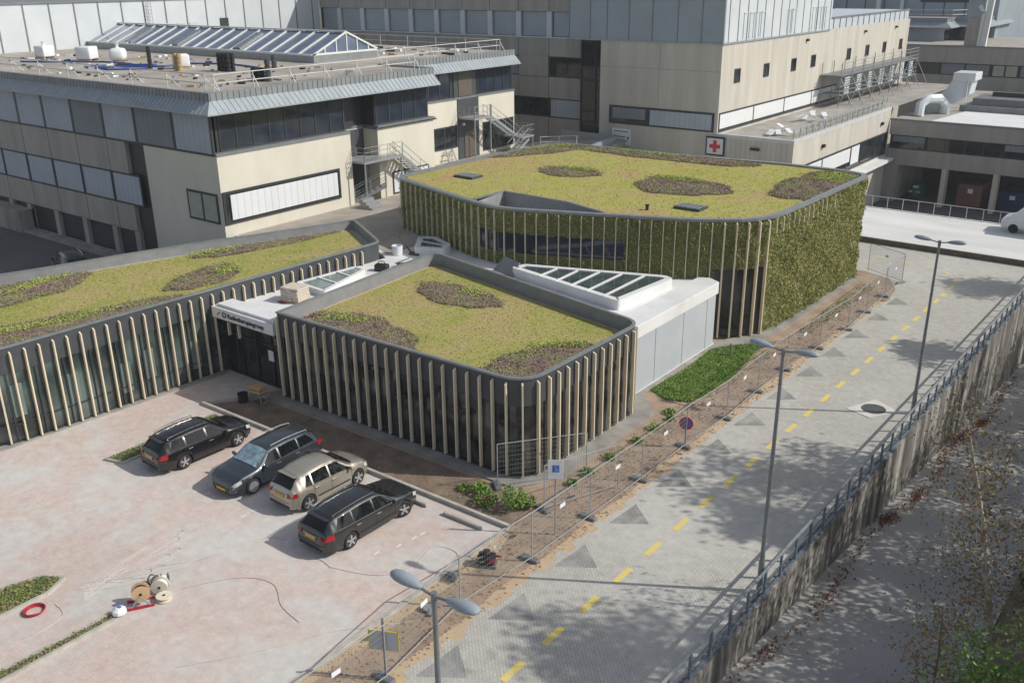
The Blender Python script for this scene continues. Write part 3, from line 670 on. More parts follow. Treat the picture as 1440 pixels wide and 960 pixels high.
# ------------------------------------------------------------------ generic facade helpers
def window(parent, axis, pos, a0, a1, z0, z1, n=1, blind=None, frame=.09, bl=1.0, gl=GLASS, depth=.06, out=1):
    """window set into a facade. axis 'y': the plane y=pos facing -y, a = x; axis 'x': the plane x=pos facing +x, a = y"""
    def bx(mb, p, q, u, v, o0, o1):
        if axis == 'y': mb.box(p, q, pos - o1, pos - o0, u, v)
        else: mb.box(pos + o0, pos + o1, p, q, u, v)
    g = MB(); bx(g, a0, a1, z0, z0 + frame, 0, depth); bx(g, a0, a1, z1 - frame, z1, 0, depth)
    for i in range(n + 1):
        c = a0 + (a1 - a0) * i / n; lo = max(a0, c - frame / 2); hi = min(a1, c + frame / 2)
        if i == 0: lo, hi = a0, a0 + frame
        if i == n: lo, hi = a1 - frame, a1
        bx(g, lo, hi, z0 + frame, z1 - frame, 0, depth - .004)
    f = g.build('window', DARKF, parent)
    g = MB(); bx(g, a0 + frame * .5, a1 - frame * .5, z0 + frame * .5, z1 - frame * .5, 0.0, .018); g.build('pane', gl, f)
    if blind:
        g = MB(); h = z1 - frame - (z1 - z0 - 2 * frame) * bl
        for i in range(n):
            p = a0 + (a1 - a0) * i / n + frame * .75; q = a0 + (a1 - a0) * (i + 1) / n - frame * .75; bx(g, p, q, h, z1 - frame, .022, depth * .8)
        g.build('sunscreen', blind, f)
    return f
def railing(parent, pts, h=1.0, step=2.0, mat=RAILW, r=.03, name='railing', rails=(.5, 1.0), brace=0):
    g = MB()
    for a, b in zip(pts[:-1], pts[1:]):
        a = Vector(a); b = Vector(b); n = max(1, round((b - a).length / step))
        for i in range(n + 1):
            p = a + (b - a) * i / n; g.tube([p, p + Vector((0, 0, h))], r, 5)
            if brace:
                d = (b - a).normalized(); w = Vector((-d.y, d.x, 0)) * brace
                g.tube([p + Vector((0, 0, h * .8)), p + w], r * .8, 4)
        for f in rails: g.tube([a + Vector((0, 0, h * f)), b + Vector((0, 0, h * f))], r, 5)
    return g.build(name, mat, parent)

# ------------------------------------------------------------------ hospital wing on the left (D)
D = thing('hospital_wing', 'beige hospital wing with zinc eaves, blue sunscreens and a cluttered flat roof', 'building', (-60, 45, 0))
y0 = 35.32
D.location = (-60, 45, 0)
foot = [(-92, y0), (-61.2, y0), (-61.2, y0 + 1.3), (-58.9, y0 + 1.3), (-58.9, y0), (-50.8, y0), (-50.8, 46.6), (-52.3, 46.6), (-52.3, 49.3), (-50.8, 49.3), (-50.8, 55.4), (-56.5, 55.4), (-56.5, 73.1), (-100, 73.1), (-100, 50), (-92, 50)]
def fy(poly, z0, z1, mat, name, par=D):
    g = MB(); g.prism(poly, z0, z1); return g.build(name, mat, par)
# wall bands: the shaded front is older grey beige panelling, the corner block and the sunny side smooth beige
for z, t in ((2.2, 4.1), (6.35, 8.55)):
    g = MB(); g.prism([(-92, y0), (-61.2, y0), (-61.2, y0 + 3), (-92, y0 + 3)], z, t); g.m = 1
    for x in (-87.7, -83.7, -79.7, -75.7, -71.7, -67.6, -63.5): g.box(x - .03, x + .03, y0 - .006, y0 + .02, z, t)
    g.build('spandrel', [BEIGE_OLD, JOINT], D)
g = MB(); g.box(-92, -58, y0 + .3, 50, 0, 8.6); g.build('wall_core', DARKF, D)
g = MB()
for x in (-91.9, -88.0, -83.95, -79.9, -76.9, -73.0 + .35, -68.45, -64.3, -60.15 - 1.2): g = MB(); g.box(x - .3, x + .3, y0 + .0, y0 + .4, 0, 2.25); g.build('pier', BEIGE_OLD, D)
g = MB(); g.box(-92, -76.6, y0 - 1.1, y0 + .2, -.2, 1.75); g.box(-76.6, -60, y0 - .9, y0 + .05, -.2, .25); g.build('plinth_wall', CONC, D)
for i, x in enumerate((-87.7, -83.7, -79.7, -75.7, -71.7, -67.6)):
    window(D, 'y', y0 + .38, x + .3, x + 3.75, .15, 2.15, 2, gl=GLASS, frame=.12)
xs = [-91.7, -87.7, -83.7, -79.7, -75.7, -71.7, -67.6, -63.5, -61.2]
for a, b in zip(xs[:-1], xs[1:]):
    if b > -61.3: a, b = -63.5, -61.25
    else: pass
    if b - a > 3: window(D, 'y', y0 + .12, a + .04, b - .04, 4.1, 6.35, 1, BLIND, frame=.13, depth=.14)
window(D, 'y', y0 + .12, -63.46, -59.9, 4.1, 6.35, 1, BLIND, frame=.13, depth=.14)
top = [-91.7, -87.7, -83.7, -79.7, -75.7, -71.7, -67.6, -63.5, -59.5, -55.1, -51.0]
for i, (a, b) in enumerate(zip(top[:-1], top[1:])):
    window(D, 'y', y0 + .1, a, b, 8.55, 11.5, 1, BLIND_D if i in (6, 8) else BLIND, frame=.14, depth=.16)
# recess and beige corner block
fy([(-61.2, y0 + .9), (-58.9, y0 + .9), (-58.9, 37.2), (-61.2, 37.2)], 0, 8.5, DARKF, 'recess')
window(D, 'y', y0 + .9, -60.8, -59.0, 4.0, 6.2, 2, CURT, gl=GLASS)
blk = [(-58.9, y0), (-50.8, y0), (-50.8, 46.6), (-52.3, 46.6), (-52.3, 49.3), (-50.8, 49.3), (-50.8, 55.4), (-58.9, 55.4)]
fy(blk, -.2, 8.55, BEIGE, 'corner_block')
fy([(-58.9, y0 - .02), (-50.76, y0 - .02), (-50.76, 46.6), (-52.3, 46.6), (-52.3, 49.3), (-50.7, 49.3), (-50.7, 55.5), (-58.9, 55.5)], 8.55, 8.75, ZINC_D, 'sill_band')
fy([(-60, y0 + .35), (-51.15, y0 + .35), (-51.15, 46.5), (-52.4, 46.5), (-52.4, 49.4), (-51.15, 49.4), (-51.15, 55.2), (-60, 55.2)], 8.75, 11.5, DARKF, 'top_storey')
window(D, 'x', -51.15, 35.9, 46.4, 8.75, 11.45, 8, frame=.1, gl=GLASS_B)
window(D, 'x', -51.15, 49.5, 55.1, 8.75, 11.45, 4, frame=.1, gl=GLASS_B)
g = MB(); g.box(-52.2, -50.7, 49.2, 55.7, 8.5, 8.62); g.build('ledge', ZINC_D, D)
f = window(D, 'y', y0, -54.45, -51.2, 4.2, 6.15, 2, CURT, frame=.14, depth=.08)
window(D, 'x', -50.8, y0 + .05, 45.3, 4.2, 6.3, 1, None, frame=.16, depth=.1)
g = MB(); g.box(-50.74, -50.66, 35.9, 45.0, 4.45, 6.05); g.build('sunscreen', BLIND_W, D)
window(D, 'x', -50.8, 50.6, 54.6, 3.5, 5.2, 3, BLIND_W, frame=.1)
g = MB(); g.box(-52.28, -52.2, 46.7, 49.2, 3.4, 8.5); g.m = 1; g.box(-52.2, -52.15, 47.1, 48.4, 3.5, 5.7); g.box(-52.2, -52.15, 47.1, 48.2, 8.75, 10.9); g.m = 2; g.box(-52.15, -52.0, 47.6, 47.8, 6.3, 6.5); g.box(-52.15, -52.05, 46.75, 46.9, 9.2, 9.35)
g.build('stair_door', [FASCIA, DARKF, WHITEP], D)
# second, set back part
fy([(-56.5, 55.4), (-56.5, 73.1), (-70, 73.1), (-70, 55.4)], -.2, 8.7, BEIGE, 'wall')
fy([(-56.75, 55.4), (-56.75, 73.0), (-70, 73.0), (-70, 55.4)], 8.7, 11.5, DARKF, 'top_storey')
g = MB(); g.box(-57, -56.45, 55.4, 73.15, 8.7, 8.85); g.build('sill_band', ZINC_D, D)
window(D, 'x', -56.75, 57.0, 64.2, 8.85, 11.3, 5, frame=.1, gl=GLASS_B); window(D, 'x', -56.75, 67.9, 73.0, 8.85, 11.3, 4, frame=.1, gl=GLASS_B)
window(D, 'x', -56.5, 61.2, 64.7, 4.55, 6.5, 2, frame=.14); window(D, 'x', -56.5, 68.3, 72.9, 3.7, 6.3, 3, frame=.12, gl=GLASS)
g = MB(); g.box(-56.5, -56.42, 64.8, 67.7, 3.4, 8.7); g.box(-56.75, -56.66, 64.6, 67.6, 8.85, 11.2); g.m = 1; g.box(-56.42, -56.36, 65.6, 67.2, 3.5, 5.8); g.box(-56.66, -56.6, 65.2, 67.0, 8.9, 11.0)
g.m = 2; g.box(-56.4, -56.2, 65.3, 65.5, 6.4, 6.6); g.build('stair_door', [FASCIA, M('brown door', (.12, .10, .08), rough=.6), WHITEP], D)
# eaves: sloped standing-seam skirt and upright parapet
def eaves(pts, name, par, zt=12.45, zm=11.95, zl=11.25, over=.85, seam=.42):
    """pts: open path in counter-clockwise order along the wall line"""
    outp = []
    n = len(pts)
    for i in range(n):
        p = Vector(pts[i]); a = (p - Vector(pts[i - 1])).normalized() if i else None; b = (Vector(pts[i + 1]) - p).normalized() if i < n - 1 else None
        if a is None: nn = Vector((b.y, -b.x))
        elif b is None: nn = Vector((a.y, -a.x))
        else:
            na = Vector((a.y, -a.x)); nb = Vector((b.y, -b.x)); nn = (na + nb); nn = nn / max(.3, nn.dot(na))
        outp.append((p, nn))
    g = MB()
    for (p, n1), (q, n2) in zip(outp[:-1], outp[1:]):
        o1 = p + n1 * over; o2 = q + n2 * over; w1 = p + n1 * .12; w2 = q + n2 * .12
        g.m = 0; g.add([(*o1, zl), (*o2, zl), (*w2, zm), (*w1, zm), (*o1, zl - .07), (*o2, zl - .07), (*(p - n1 * .3), zl - .05), (*(q - n2 * .3), zl - .05)], [(0, 1, 2, 3), (4, 5, 1, 0), (4, 6, 7, 5)])
        g.m = 1; g.add([(*w1, zm), (*w2, zm), (*w2, zt), (*w1, zt), (*(p - n1 * .15), zt), (*(q - n2 * .15), zt), (*(p - n1 * .15), zt - .2), (*(q - n2 * .15), zt - .2)], [(0, 1, 2, 3), (3, 2, 5, 4), (4, 5, 7, 6)])
        d = (q - p); L = d.length; k = int(L / seam); d.normalize(); nn = Vector((d.y, -d.x))
        for i in range(k + 1):
            c = p + d * (i * L / max(k, 1)); g.m = 0
            a3 = Vector((*(c + nn * over), zl + .03)); b3 = Vector((*(c + nn * .12), zm + .01)); a3.z = zl + .012; g.beam(a3, b3, .025, .035)
            g.m = 1; e = c + nn * .14; g.box(e.x - .015, e.x + .015, e.y - .015, e.y + .015, zm, zt)
    return g.build(name, [ZINC, ZINC_U], par, fixn=False)
eaves([(-92, y0), (-50.8, y0), (-50.8, 55.45)], 'eaves', D); eaves([(-56.5, 55.45), (-56.5, 73.1)], 'eaves', D)
eaves([(-50.8, 55.45), (-56.5, 55.45)], 'eaves', D, over=.3)
g = MB(); g.prism([(-92, y0 + .12), (-50.92, y0 + .12), (-50.92, 55.35), (-56.62, 55.35), (-56.62, 73), (-97.8, 73), (-110, 73), (-110, 40), (-92, 40)], 11.5, 12.3); g.build('roof', GREY_ROOF2, D)
# shallow gabled glass roof
sk = thing('glass_skylight', 'long gabled glass skylight with white bars on the hospital roof', 'skylight', (-80, 58, 12.3))
g = MB(); g.box(-98.5, -62.7, 54.1, 61.9, 12.3, 12.85); g.build('kerb', CAPM, sk)
g = MB(); xa, xb = -98.3, -62.9
g.add([(xa, 54.2, 12.86), (xb, 54.2, 12.86), (xb, 58, 14.5), (xa, 58, 14.5), (xa, 61.8, 12.86), (xb, 61.8, 12.86)], [(0, 1, 2, 3), (3, 2, 5, 4), (1, 5, 2), (0, 3, 4)]); g.build('glass', GLASS_SKY, sk, fixn=False)
g = MB()
for i in range(20):
    x = xa + (xb - xa) * i / 19; g.beam((x, 54.15, 12.9), (x, 58, 14.55), .16, .1); g.beam((x, 58, 14.55), (x, 61.85, 12.9), .16, .1)
g.beam((xa, 58, 14.6), (xb, 58, 14.6), .22, .12); g.beam((xa, 54.15, 12.92), (xb, 54.15, 12.92), .2, .14); g.beam((xb + .05, 54.15, 12.95), (xb + .05, 61.85, 12.95), .12, .16)
for y, z in ((55.5, 13.45), (56.8, 14.0), (58, 14.5), (59.2, 14.0), (60.5, 13.45)): g.beam((xb + .03, y, 12.9), (xb + .03, y, z), .09, .1)
g.beam((xb + .05, 54.15, 12.9), (xb + .05, 58, 14.58), .12, .14); g.beam((xb + .05, 61.85, 12.9), (xb + .05, 58, 14.58), .12, .14)
g.build('glazing_bar', WPAINT, sk)
for x in (-91, -83, -73.5):
    g = MB(); g.beam((x, 54.6, 13.1), (x + .0, 57.3, 14.25), .9, .14); g.build('vent_flap', CAPM, sk)
# guard rails
zr = 12.3
for nm, pts, st, lab, br in (('guard_rail', [(-90, 36.4, zr), (-52.6, 36.4, zr)], 4.0, 'white guard rail with slanted braces along the shaded edge of the hospital roof', .9),
                             ('guard_rail', [(-52.0, 36.6, zr), (-52.0, 54.8, zr)], 3.0, 'white guard rail along the sunny edge of the hospital roof', -.6),
                             ('guard_rail', [(-57.6, 56.4, zr), (-57.6, 72.4, zr)], 3.0, 'white guard rail on the set back roof above the second steel stair', -.6),
                             ('guard_rail', [(-96, 72.0, zr), (-58, 72.4, zr)], 4.0, 'white guard rail along the far edge of the hospital roof', 0)):
    t = thing(nm, lab, 'railing', pts[0], group='guard rails on the hospital roof'); railing(t, pts, 1.05, st, RAILW, .035, 'rail_frame', brace=br)
# roof clutter
for i, (x, y, s, h, lab) in enumerate(((-88.3, 44.6, 1.25, 1.1, 'leftmost white wrapped package on the hospital roof'), (-82.3, 45.3, 1.4, 1.2, 'second white wrapped package from the roof edge on the left, square'),
                                       (-78.5, 46.0, 1.3, 1.15, 'white bagged package with a tied top, middle of the hospital roof'), (-68.3, 45.3, 1.2, 1.1, 'white wrapped package beside the stacked timber on the hospital roof'))):
    t = thing('wrapped_package', lab, 'package', (x, y, zr), .2 + i * .3, 'white packages on the hospital roof')
    g = MB(); g.box(-s / 2, s / 2, -s / 2, s / 2, .14, h); bm_o = g.build('wrapped_load', WHITEP, t, local=True, bevel=.12 if i != 2 else .3, smooth=50)
    g = MB(); g.box(-s / 2, s / 2, -s / 2, -s / 2 + .15, 0, .13); g.box(-s / 2, s / 2, s / 2 - .15, s / 2, 0, .13); g.build('pallet', PALLET, t, local=True)
    if i in (0, 2): g = MB(); g.lathe([(.25, h - .05), (.1, h + .15), (.2, h + .35)], n=8); g.build('wrap_knot', WHITEP, t, local=True)
def rolls(name, lab, x, y, n, m, r, h, mat, cat):
    t = thing(name, lab, cat, (x, y, zr))
    for i in range(n):
        for j in range(m):
            g = MB(); c = (i * r * 2.3, j * r * 2.3, 0)
            for q in range(4): g.lathe([(r, q * h / 4), (r * 1.02, q * h / 4 + h / 4 - .07), (r * .7, q * h / 4 + h / 4 - .05), (r * .7, (q + 1) * h / 4)], c, n=8)
            g.build('roll', mat, t, local=True)
rolls('roofing_rolls', 'block of upright dark roofing rolls in front of the glass skylight', -63.8, 45.6, 4, 2, .17, 1.35, BLACKP, 'rolls')
rolls('roofing_rolls', 'upright black rolls beside the white package on timber', -66.9, 43.9, 2, 1, .2, 1.3, PALLET, 'rolls')
rolls('roofing_rolls', 'single slim stack of black rolls left of the white package', -70.3, 43.8, 1, 1, .17, 1.7, BLACKP, 'rolls')
rolls('roofing_rolls', 'tall dark barrel stack near the sunny roof edge', -54.2, 42.6, 1, 1, .2, 1.5, FASCIA, 'barrel')
rolls('roofing_rolls', 'pair of low black drums near the sunny roof edge', -55.6, 42.6, 2, 1, .3, .9, BLACKP, 'drums')
rolls('roofing_rolls', 'short dark cylinder close to the end of the glass skylight', -62.0, 49.4, 1, 1, .22, 1.0, FASCIA, 'drum')
for i, (pts, lab) in enumerate((([(-86, 41.2), (-83.5, 42.2), (-81, 43.8), (-79, 45.0), (-75, 45.1)], 'blue hose lying on the hospital roof before the first packages'),
                                ([(-75, 41.0), (-73, 43.5), (-70.5, 45.2), (-71, 48.0), (-68.0, 49.6), (-63, 48.6)], 'long blue hose snaking past the stacked timber on the roof'),
                                ([(-76, 41.5), (-72, 41.2), (-70, 43.0), (-72.6, 45.8), (-75, 44.2), (-76, 42.0)], 'coil of blue hose in the middle of the hospital roof'))):
    g = MB(); g.tube([(x, y, zr + .07) for x, y in pts], .075, 6); tag(g.build('blue_hose', BLUEP), lab, 'hose', 'blue hoses on the hospital roof')
t = thing('debris', 'scattered offcuts and small blocks lying on the hospital roof', 'debris', (-66, 45, zr)); t['kind'] = 'stuff'
g = MB()
for i in range(170):
    x = random.uniform(-90, -53); y = random.uniform(37.5, 52) ; s = random.uniform(.1, .4); a = random.uniform(0, 3)
    g.m = random.choice((0, 3, 1, 3, 2, 0)); s *= .7; g.obox((x, y, zr + s * .3), (math.cos(a), math.sin(a), 0), s * 2.2, s, s * .6)
for i in range(50):
    x = random.uniform(-75, -58); y = random.uniform(63, 71); s = random.uniform(.1, .45); g.m = random.choice((0, 1, 2)); g.obox((x, y, zr + s * .3), (1, random.random(), 0), s * 2, s, s * .6)
o = g.build('debris_pieces', [BLACKP, WHITEP, PALLET, GALV], t)
# ------------------------------------------------------------------ steel escape stairs
def flight(parent, a, b, w, n, name='stair_flight', rail=True, side=Vector((1, 0, 0))):
    a = Vector(a); b = Vector(b); g = MB(); d = (b - a); hd = Vector((d.x, d.y, 0)).normalized(); s = Vector((-hd.y, hd.x, 0))
    for k in (-1, 1): g.beam(a + s * k * w / 2, b + s * k * w / 2, .06, .22)
    for i in range(n): c = a + d * (i + .5) / n; g.obox(c, s, w, .26, .04)
    f = g.build(name, GALV, parent)
    if rail:
        g = MB()
        for k in (-1, 1):
            p = a + s * k * w / 2; q = b + s * k * w / 2; up = Vector((0, 0, 1))
            g.tube([p + up, q + up], .025, 5); g.tube([p + up * .5, q + up * .5], .018, 5); g.tube([p, p + up], .025, 5); g.tube([q, q + up], .025, 5); m = (p + q) / 2; g.tube([m, m + up], .02, 5)
        g.build('stair_rail', GALV, parent)
st = thing('steel_staircase', 'galvanised stair with a landing at the recessed door beside the beige corner block', 'staircase', (-50, 48, 3.4), group='steel escape stairs')
g = MB(); g.prism([(-52.1, 46.7), (-49.6, 46.7), (-49.6, 50.6), (-50.7, 50.6), (-50.7, 49.4), (-52.1, 49.4)], 6.45, 6.6, bottom=True); g.build('landing', GALV, st)
flight(st, (-50.1, 50.6, 6.5), (-50.1, 54.4, 3.6), .95, 13)
flight(st, (-51.4, 47.2, 3.5), (-49.9, 49.0, 4.6), .8, 6)
railing(st, [(-52.1, 46.7, 6.6), (-49.6, 46.7, 6.6), (-49.6, 50.6, 6.6)], 1.0, .8, GALV, .022, 'landing_rail', (.33, .66, 1.0))
g = MB()
for x, y in ((-49.7, 46.8), (-49.7, 50.5), (-51.9, 49.3)): g.tube([(x, y, 3.4), (x, y, 6.5)], .06, 6)
g.build('post', GALV, st)
s2 = thing('steel_staircase', 'galvanised two flight stair on the set back beige wall, farther along', 'staircase', (-55, 66, 3.4), group='steel escape stairs')
g = MB(); g.box(-56.4, -54.6, 64.9, 67.3, 7.0, 7.15); g.build('landing', GALV, s2); g = MB(); g.box(-56.4, -54.2, 71.2, 73.2, 4.6, 4.75); g.build('landing', GALV, s2)
flight(s2, (-55.1, 67.3, 7.1), (-55.1, 71.4, 4.7), .95, 11); flight(s2, (-54.0, 71.6, 4.6), (-54.0, 69.4, 3.5), .8, 6)
railing(s2, [(-56.4, 64.9, 7.15), (-54.6, 64.9, 7.15), (-54.6, 67.3, 7.15)], 1.0, .6, GALV, .022, 'landing_rail', (.5, 1.0))
railing(s2, [(-54.2, 71.2, 4.75), (-54.2, 73.2, 4.75), (-56.3, 73.2, 4.75)], 1.0, .4, GALV, .018, 'landing_rail', (.5, 1.0))
g = MB()
for x, y, zt in ((-54.65, 65, 8.2), (-54.65, 67.2, 8.2), (-54.3, 73.1, 4.7), (-54.3, 71.3, 4.7)): g.tube([(x, y, 3.4), (x, y, zt)], .06, 6)
g.build('post', GALV, s2)
# terrace in front of the set back part, running on to the rear building
T = thing('terrace', 'low grey terrace roof with a light metal parapet between the stairs and the rear building', 'terrace', (-55, 70, 0))
g = MB(); g.prism([(-50.75, 52), (-44.0, 52), (-44.0, 62), (-50.5, 84.5), (-56.5, 84.5), (-56.5, 55.5), (-50.8, 55.5)], -5.6, 3.38); g.build('roof', GREY_ROOF, T)
g = MB(); g.beam((-52.2, 64.8, 3.55), (-48.9, 74.0, 3.55), .35, .35); g.beam((-55.4, 58, 3.5), (-52.2, 64.8, 3.5), .35, .25); g.beam((-56.4, 81, 3.7), (-50.0, 80.9, 3.7), .2, .7); g.beam((-48.9, 74.0, 3.6), (-50, 80.9, 3.7), .3, .6); g.build('parapet', ZINC, T)
rt = thing('guard_rail', 'short pale handrail at the foot of the farther steel stair', 'railing', (-53, 74, 3.4)); railing(rt, [(-54.2, 74.2, 3.4), (-51.6, 76.8, 3.4), (-51.2, 76.0, 3.4)], 1.0, 1.6, RAILW, .03, 'rail_frame')
tk = thing('low_wall_steps', 'grey metal steps and clutter at the foot of the nearer stair', 'steps', (-50, 47, 3.4))
for i in range(4):
    g = MB(); g.box(-50.9 + i * .35, -49.3, 45.9 - i * .0, 47.0, 3.42 + i * .001, 3.6 + i * .17) if False else g.box(-49.6 + i * .3, -49.3 + i * .3, 46.0, 47.1, 3.42, 4.1 - i * .17); g.build('step', GALV, tk)
lad = thing('ladder', 'grey wooden ladder leaning on the beige wall between the two steel stairs', 'ladder', (-56, 62.3, 3.4))
g = MB(); g.beam((-55.6, 62.6, 3.4), (-56.35, 62.9, 4.5), .07, .09); g.beam((-55.6, 63.6, 3.4), (-56.35, 63.8, 4.5), .07, .09)
for z in (3.7, 4.0, 4.3): f = (z - 3.4) / 1.1; g.beam((-55.6 - .75 * f, 62.6, z), (-55.6 - .75 * f, 63.7, z), .05, .08)
g.build('ladder_frame', BEIGE_OLD, lad)

# ------------------------------------------------------------------ G: white metal wall behind the roof; H: rear building; E: large beige block
Gb = thing('plant_hall', 'white metal clad hall rising behind the hospital roof', 'building', (-101, 60, 0))
g = MB(); g.box(-112, -97.9, 25, 86, -6, 16.75); g.m = 1
for i in range(24): y = 27 + 2.63 * i; g.box(-97.9, -97.84, y - .06, y + .06, 12.3, 16.7)
g.build('wall', [CLAD_W, ZINC_D], Gb)
g = MB(); g.box(-112.1, -97.75, 24.9, 86, 16.75, 16.9); g.build('coping', ZINC_D, Gb)
g = MB(); g.box(-97.88, -97.78, 70.8, 71.9, 12.5, 14.6); g.build('door', DARKF, Gb)
g = MB()
for z in [12.6 + .35 * i for i in range(12)]: g.beam((-97.6, 61.3, z), (-97.6, 61.9, z), .04, .04)
g.tube([(-97.6, 61.3, 12.4), (-97.6, 61.3, 17)], .03, 4); g.tube([(-97.6, 61.9, 12.4), (-97.6, 61.9, 17)], .03, 4); g.build('ladder', GALV, Gb)
g = MB()
for y in (64.0, 65.6, 67.2): g.box(-97.88, -97.82, y - .55, y + .55, 12.6, 14.3)
g.build('louvre_panel', CLAD, Gb)
Hb = thing('rear_block', 'shaded rear hospital block with grey panels and metal window posts', 'building', (-76, 90, 0))
g = MB(); g.box(-97.9, -57.0, 86.3, 100, -6, 21.5); g.build('wall_core', DARKF, Hb)
hj = [-97.8, -94.2, -90.1, -85.9, -81.9, -77.8, -73.8, -69.8, -65.8, -61.7, -57.1]
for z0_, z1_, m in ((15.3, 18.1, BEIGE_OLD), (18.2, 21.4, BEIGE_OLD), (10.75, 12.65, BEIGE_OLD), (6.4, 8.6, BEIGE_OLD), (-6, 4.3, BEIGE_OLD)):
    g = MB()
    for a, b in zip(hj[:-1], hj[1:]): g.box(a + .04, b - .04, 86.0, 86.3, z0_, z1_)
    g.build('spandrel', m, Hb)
g = MB()
for a, b in zip(hj[:-1], hj[1:]): g.box(a + .5, b - .3, 86.2, 86.3, 12.8, 15.25)
g.build('louvre_panel', CLAD_B, Hb)
g = MB()
for a in hj[1:]: g.box(a - .3, a + .35, 85.98, 86.3, 12.7, 15.28)
g.box(-97.8, -57.1, 85.9, 86.3, 12.62, 12.75); g.build('metal_post', CLAD, Hb)
for a, b in zip(hj[:-1], hj[1:]):
    window(Hb, 'y', 86.2, a + .05, b - .05, 8.6, 10.75, 2, BLIND_D if a < -66 else None, frame=.12)
    window(Hb, 'y', 86.2, a + .05, b - .05, 4.3, 6.4, 1, BLIND if a > -62 else None, frame=.14, gl=GLASS)
g = MB(); g.box(-65.7, -61.75, 85.9, 86.3, 8.65, 10.9); g.build('spandrel', BEIGE_OLD, Hb)
Eb = thing('main_block', 'large beige block with a metal clad top storey and a row of small windows', 'building', (-45, 110, 0))
yE, xE, xL = 83.2, -40.1, -32.5
g = MB(); g.box(-53.3, xE, yE, 140, -6, 12.9); g.build('wall', BEIGE_MID, Eb)
g = MB(); g.box(-53.2, xE - .05, yE - .006, yE + .02, 6.0, 6.03) if False else g.box(-53.2, xE, yE - .008, yE, 10.35, 10.41); g.box(-46.6, -46.54, yE - .008, yE, 6.8, 12.9); g.build('panel_joint', BEIGE_OLD, Eb)
g = MB(); g.box(-57.0, -53.3, 85.2, 92, -6, 12.9); g.build('glazed_link', GLASS, Eb)
g = MB()
for z in (12.7, 9.9, 8.6, 5.5, 4.4, 2.2): g.box(-57, -53.3, 85.1, 85.2, z - .12, z + .12)
for x in (-56.9, -55.1, -53.4): g.box(x - .06, x + .06, 85.08, 85.2, -2, 12.8)
g.build('link_frame', DARKF, Eb)
g = MB(); g.box(-57.2, xE + .02, yE - .05, 110, 12.93, 16.75); g.build('top_storey', CLAD_B, Eb)
g = MB()
for x in (-57.1, -54.6, -52.6, -50.1, -47.5, -44.8, -42.3): g.box(x - .04, x + .04, yE - .1, yE - .05, 12.95, 16.7)
g.build('cladding_joint', ZINC_D, Eb)
g = MB(); g.box(xE - .06, xE + .1, yE - .12, yE + .1, 12.9, 16.75); g.box(-57.3, xE + .1, yE - .15, 110.1, 16.72, 16.85); g.box(-57.3, xE + .12, yE - .13, 110, 12.8, 12.93); g.build('trim', ZINC, Eb)
g = MB(); g.box(xE + .02, xE + .06, yE + .15, 110, 12.95, 16.7); g.build('side_cladding', CLAD_W, Eb)
g = MB()
for i in range(14): y = yE + .9 + i * 1.95; g.box(xE + .06, xE + .1, y - .05, y + .05, 12.95, 16.7)
g.build('cladding_joint', ZINC_D, Eb)
for ya, yb in ((87.0, 92.2), (97.4, 99.8), (104.0, 108.4)):
    g = MB(); nn = 4 if yb - ya > 4.5 else 2 if yb - ya < 3 else 3
    for j in range(nn):
        y = ya + (yb - ya) * (j + .5) / nn
        g.box(xE + .06, xE + .11, y - .5, y - .38, 13.1, 15.4); g.box(xE + .06, xE + .11, y + .38, y + .5, 13.1, 15.4); g.box(xE + .06, xE + .11, y - .5, y + .5, 15.35, 15.45)
    g.build('louvre_panel', CLAD, Eb)
g = MB(); g.box(-50, xE, 110, 139, 12.9, 14.1); g.build('roof_plant_screen', CLAD, Eb)
g = MB()
for i in range(14): y = 111 + i * 2; g.box(xE, xE + .06, y - .06, y + .06, 12.95, 14.0)
g.box(xE - .05, xE + .12, 110, 139, 14.05, 14.2); g.build('screen_trim', ZINC_D, Eb)
for y in (86.7, 93.4, 100.4, 105.9, 117.1, 123.6, 130.2, 137.0):
    window(Eb, 'x', xE, y - .65, y + .65, 9.15, 10.45, 1, frame=.1)
for y in (103.5, 122, 134): g = MB(); g.box(xE, xE + .25, y - .2, y + .2, 12.0, 12.25); g.build('flood_lamp', BLACKP, Eb)
window(Eb, 'y', yE, -52.1, -40.45, 4.85, 6.65, 1, None, frame=.16)
g = MB(); g.box(-47.6 - 4.1, -47.9, yE - .05, yE - .03, 5.4, 6.45); g.m = 1; g.box(-47.4, -40.7, yE - .05, yE - .03, 5.0, 6.45); g.m = 2; g.box(-47.75, -47.5, yE - .07, yE - .02, 4.9, 6.6); g.build('sunscreen', [BLIND_D, BLIND, DARKF], Eb)
window(Eb, 'x', xE, 83.4, 114, 4.85, 6.65, 4, BLIND_W, frame=.16, bl=.9)
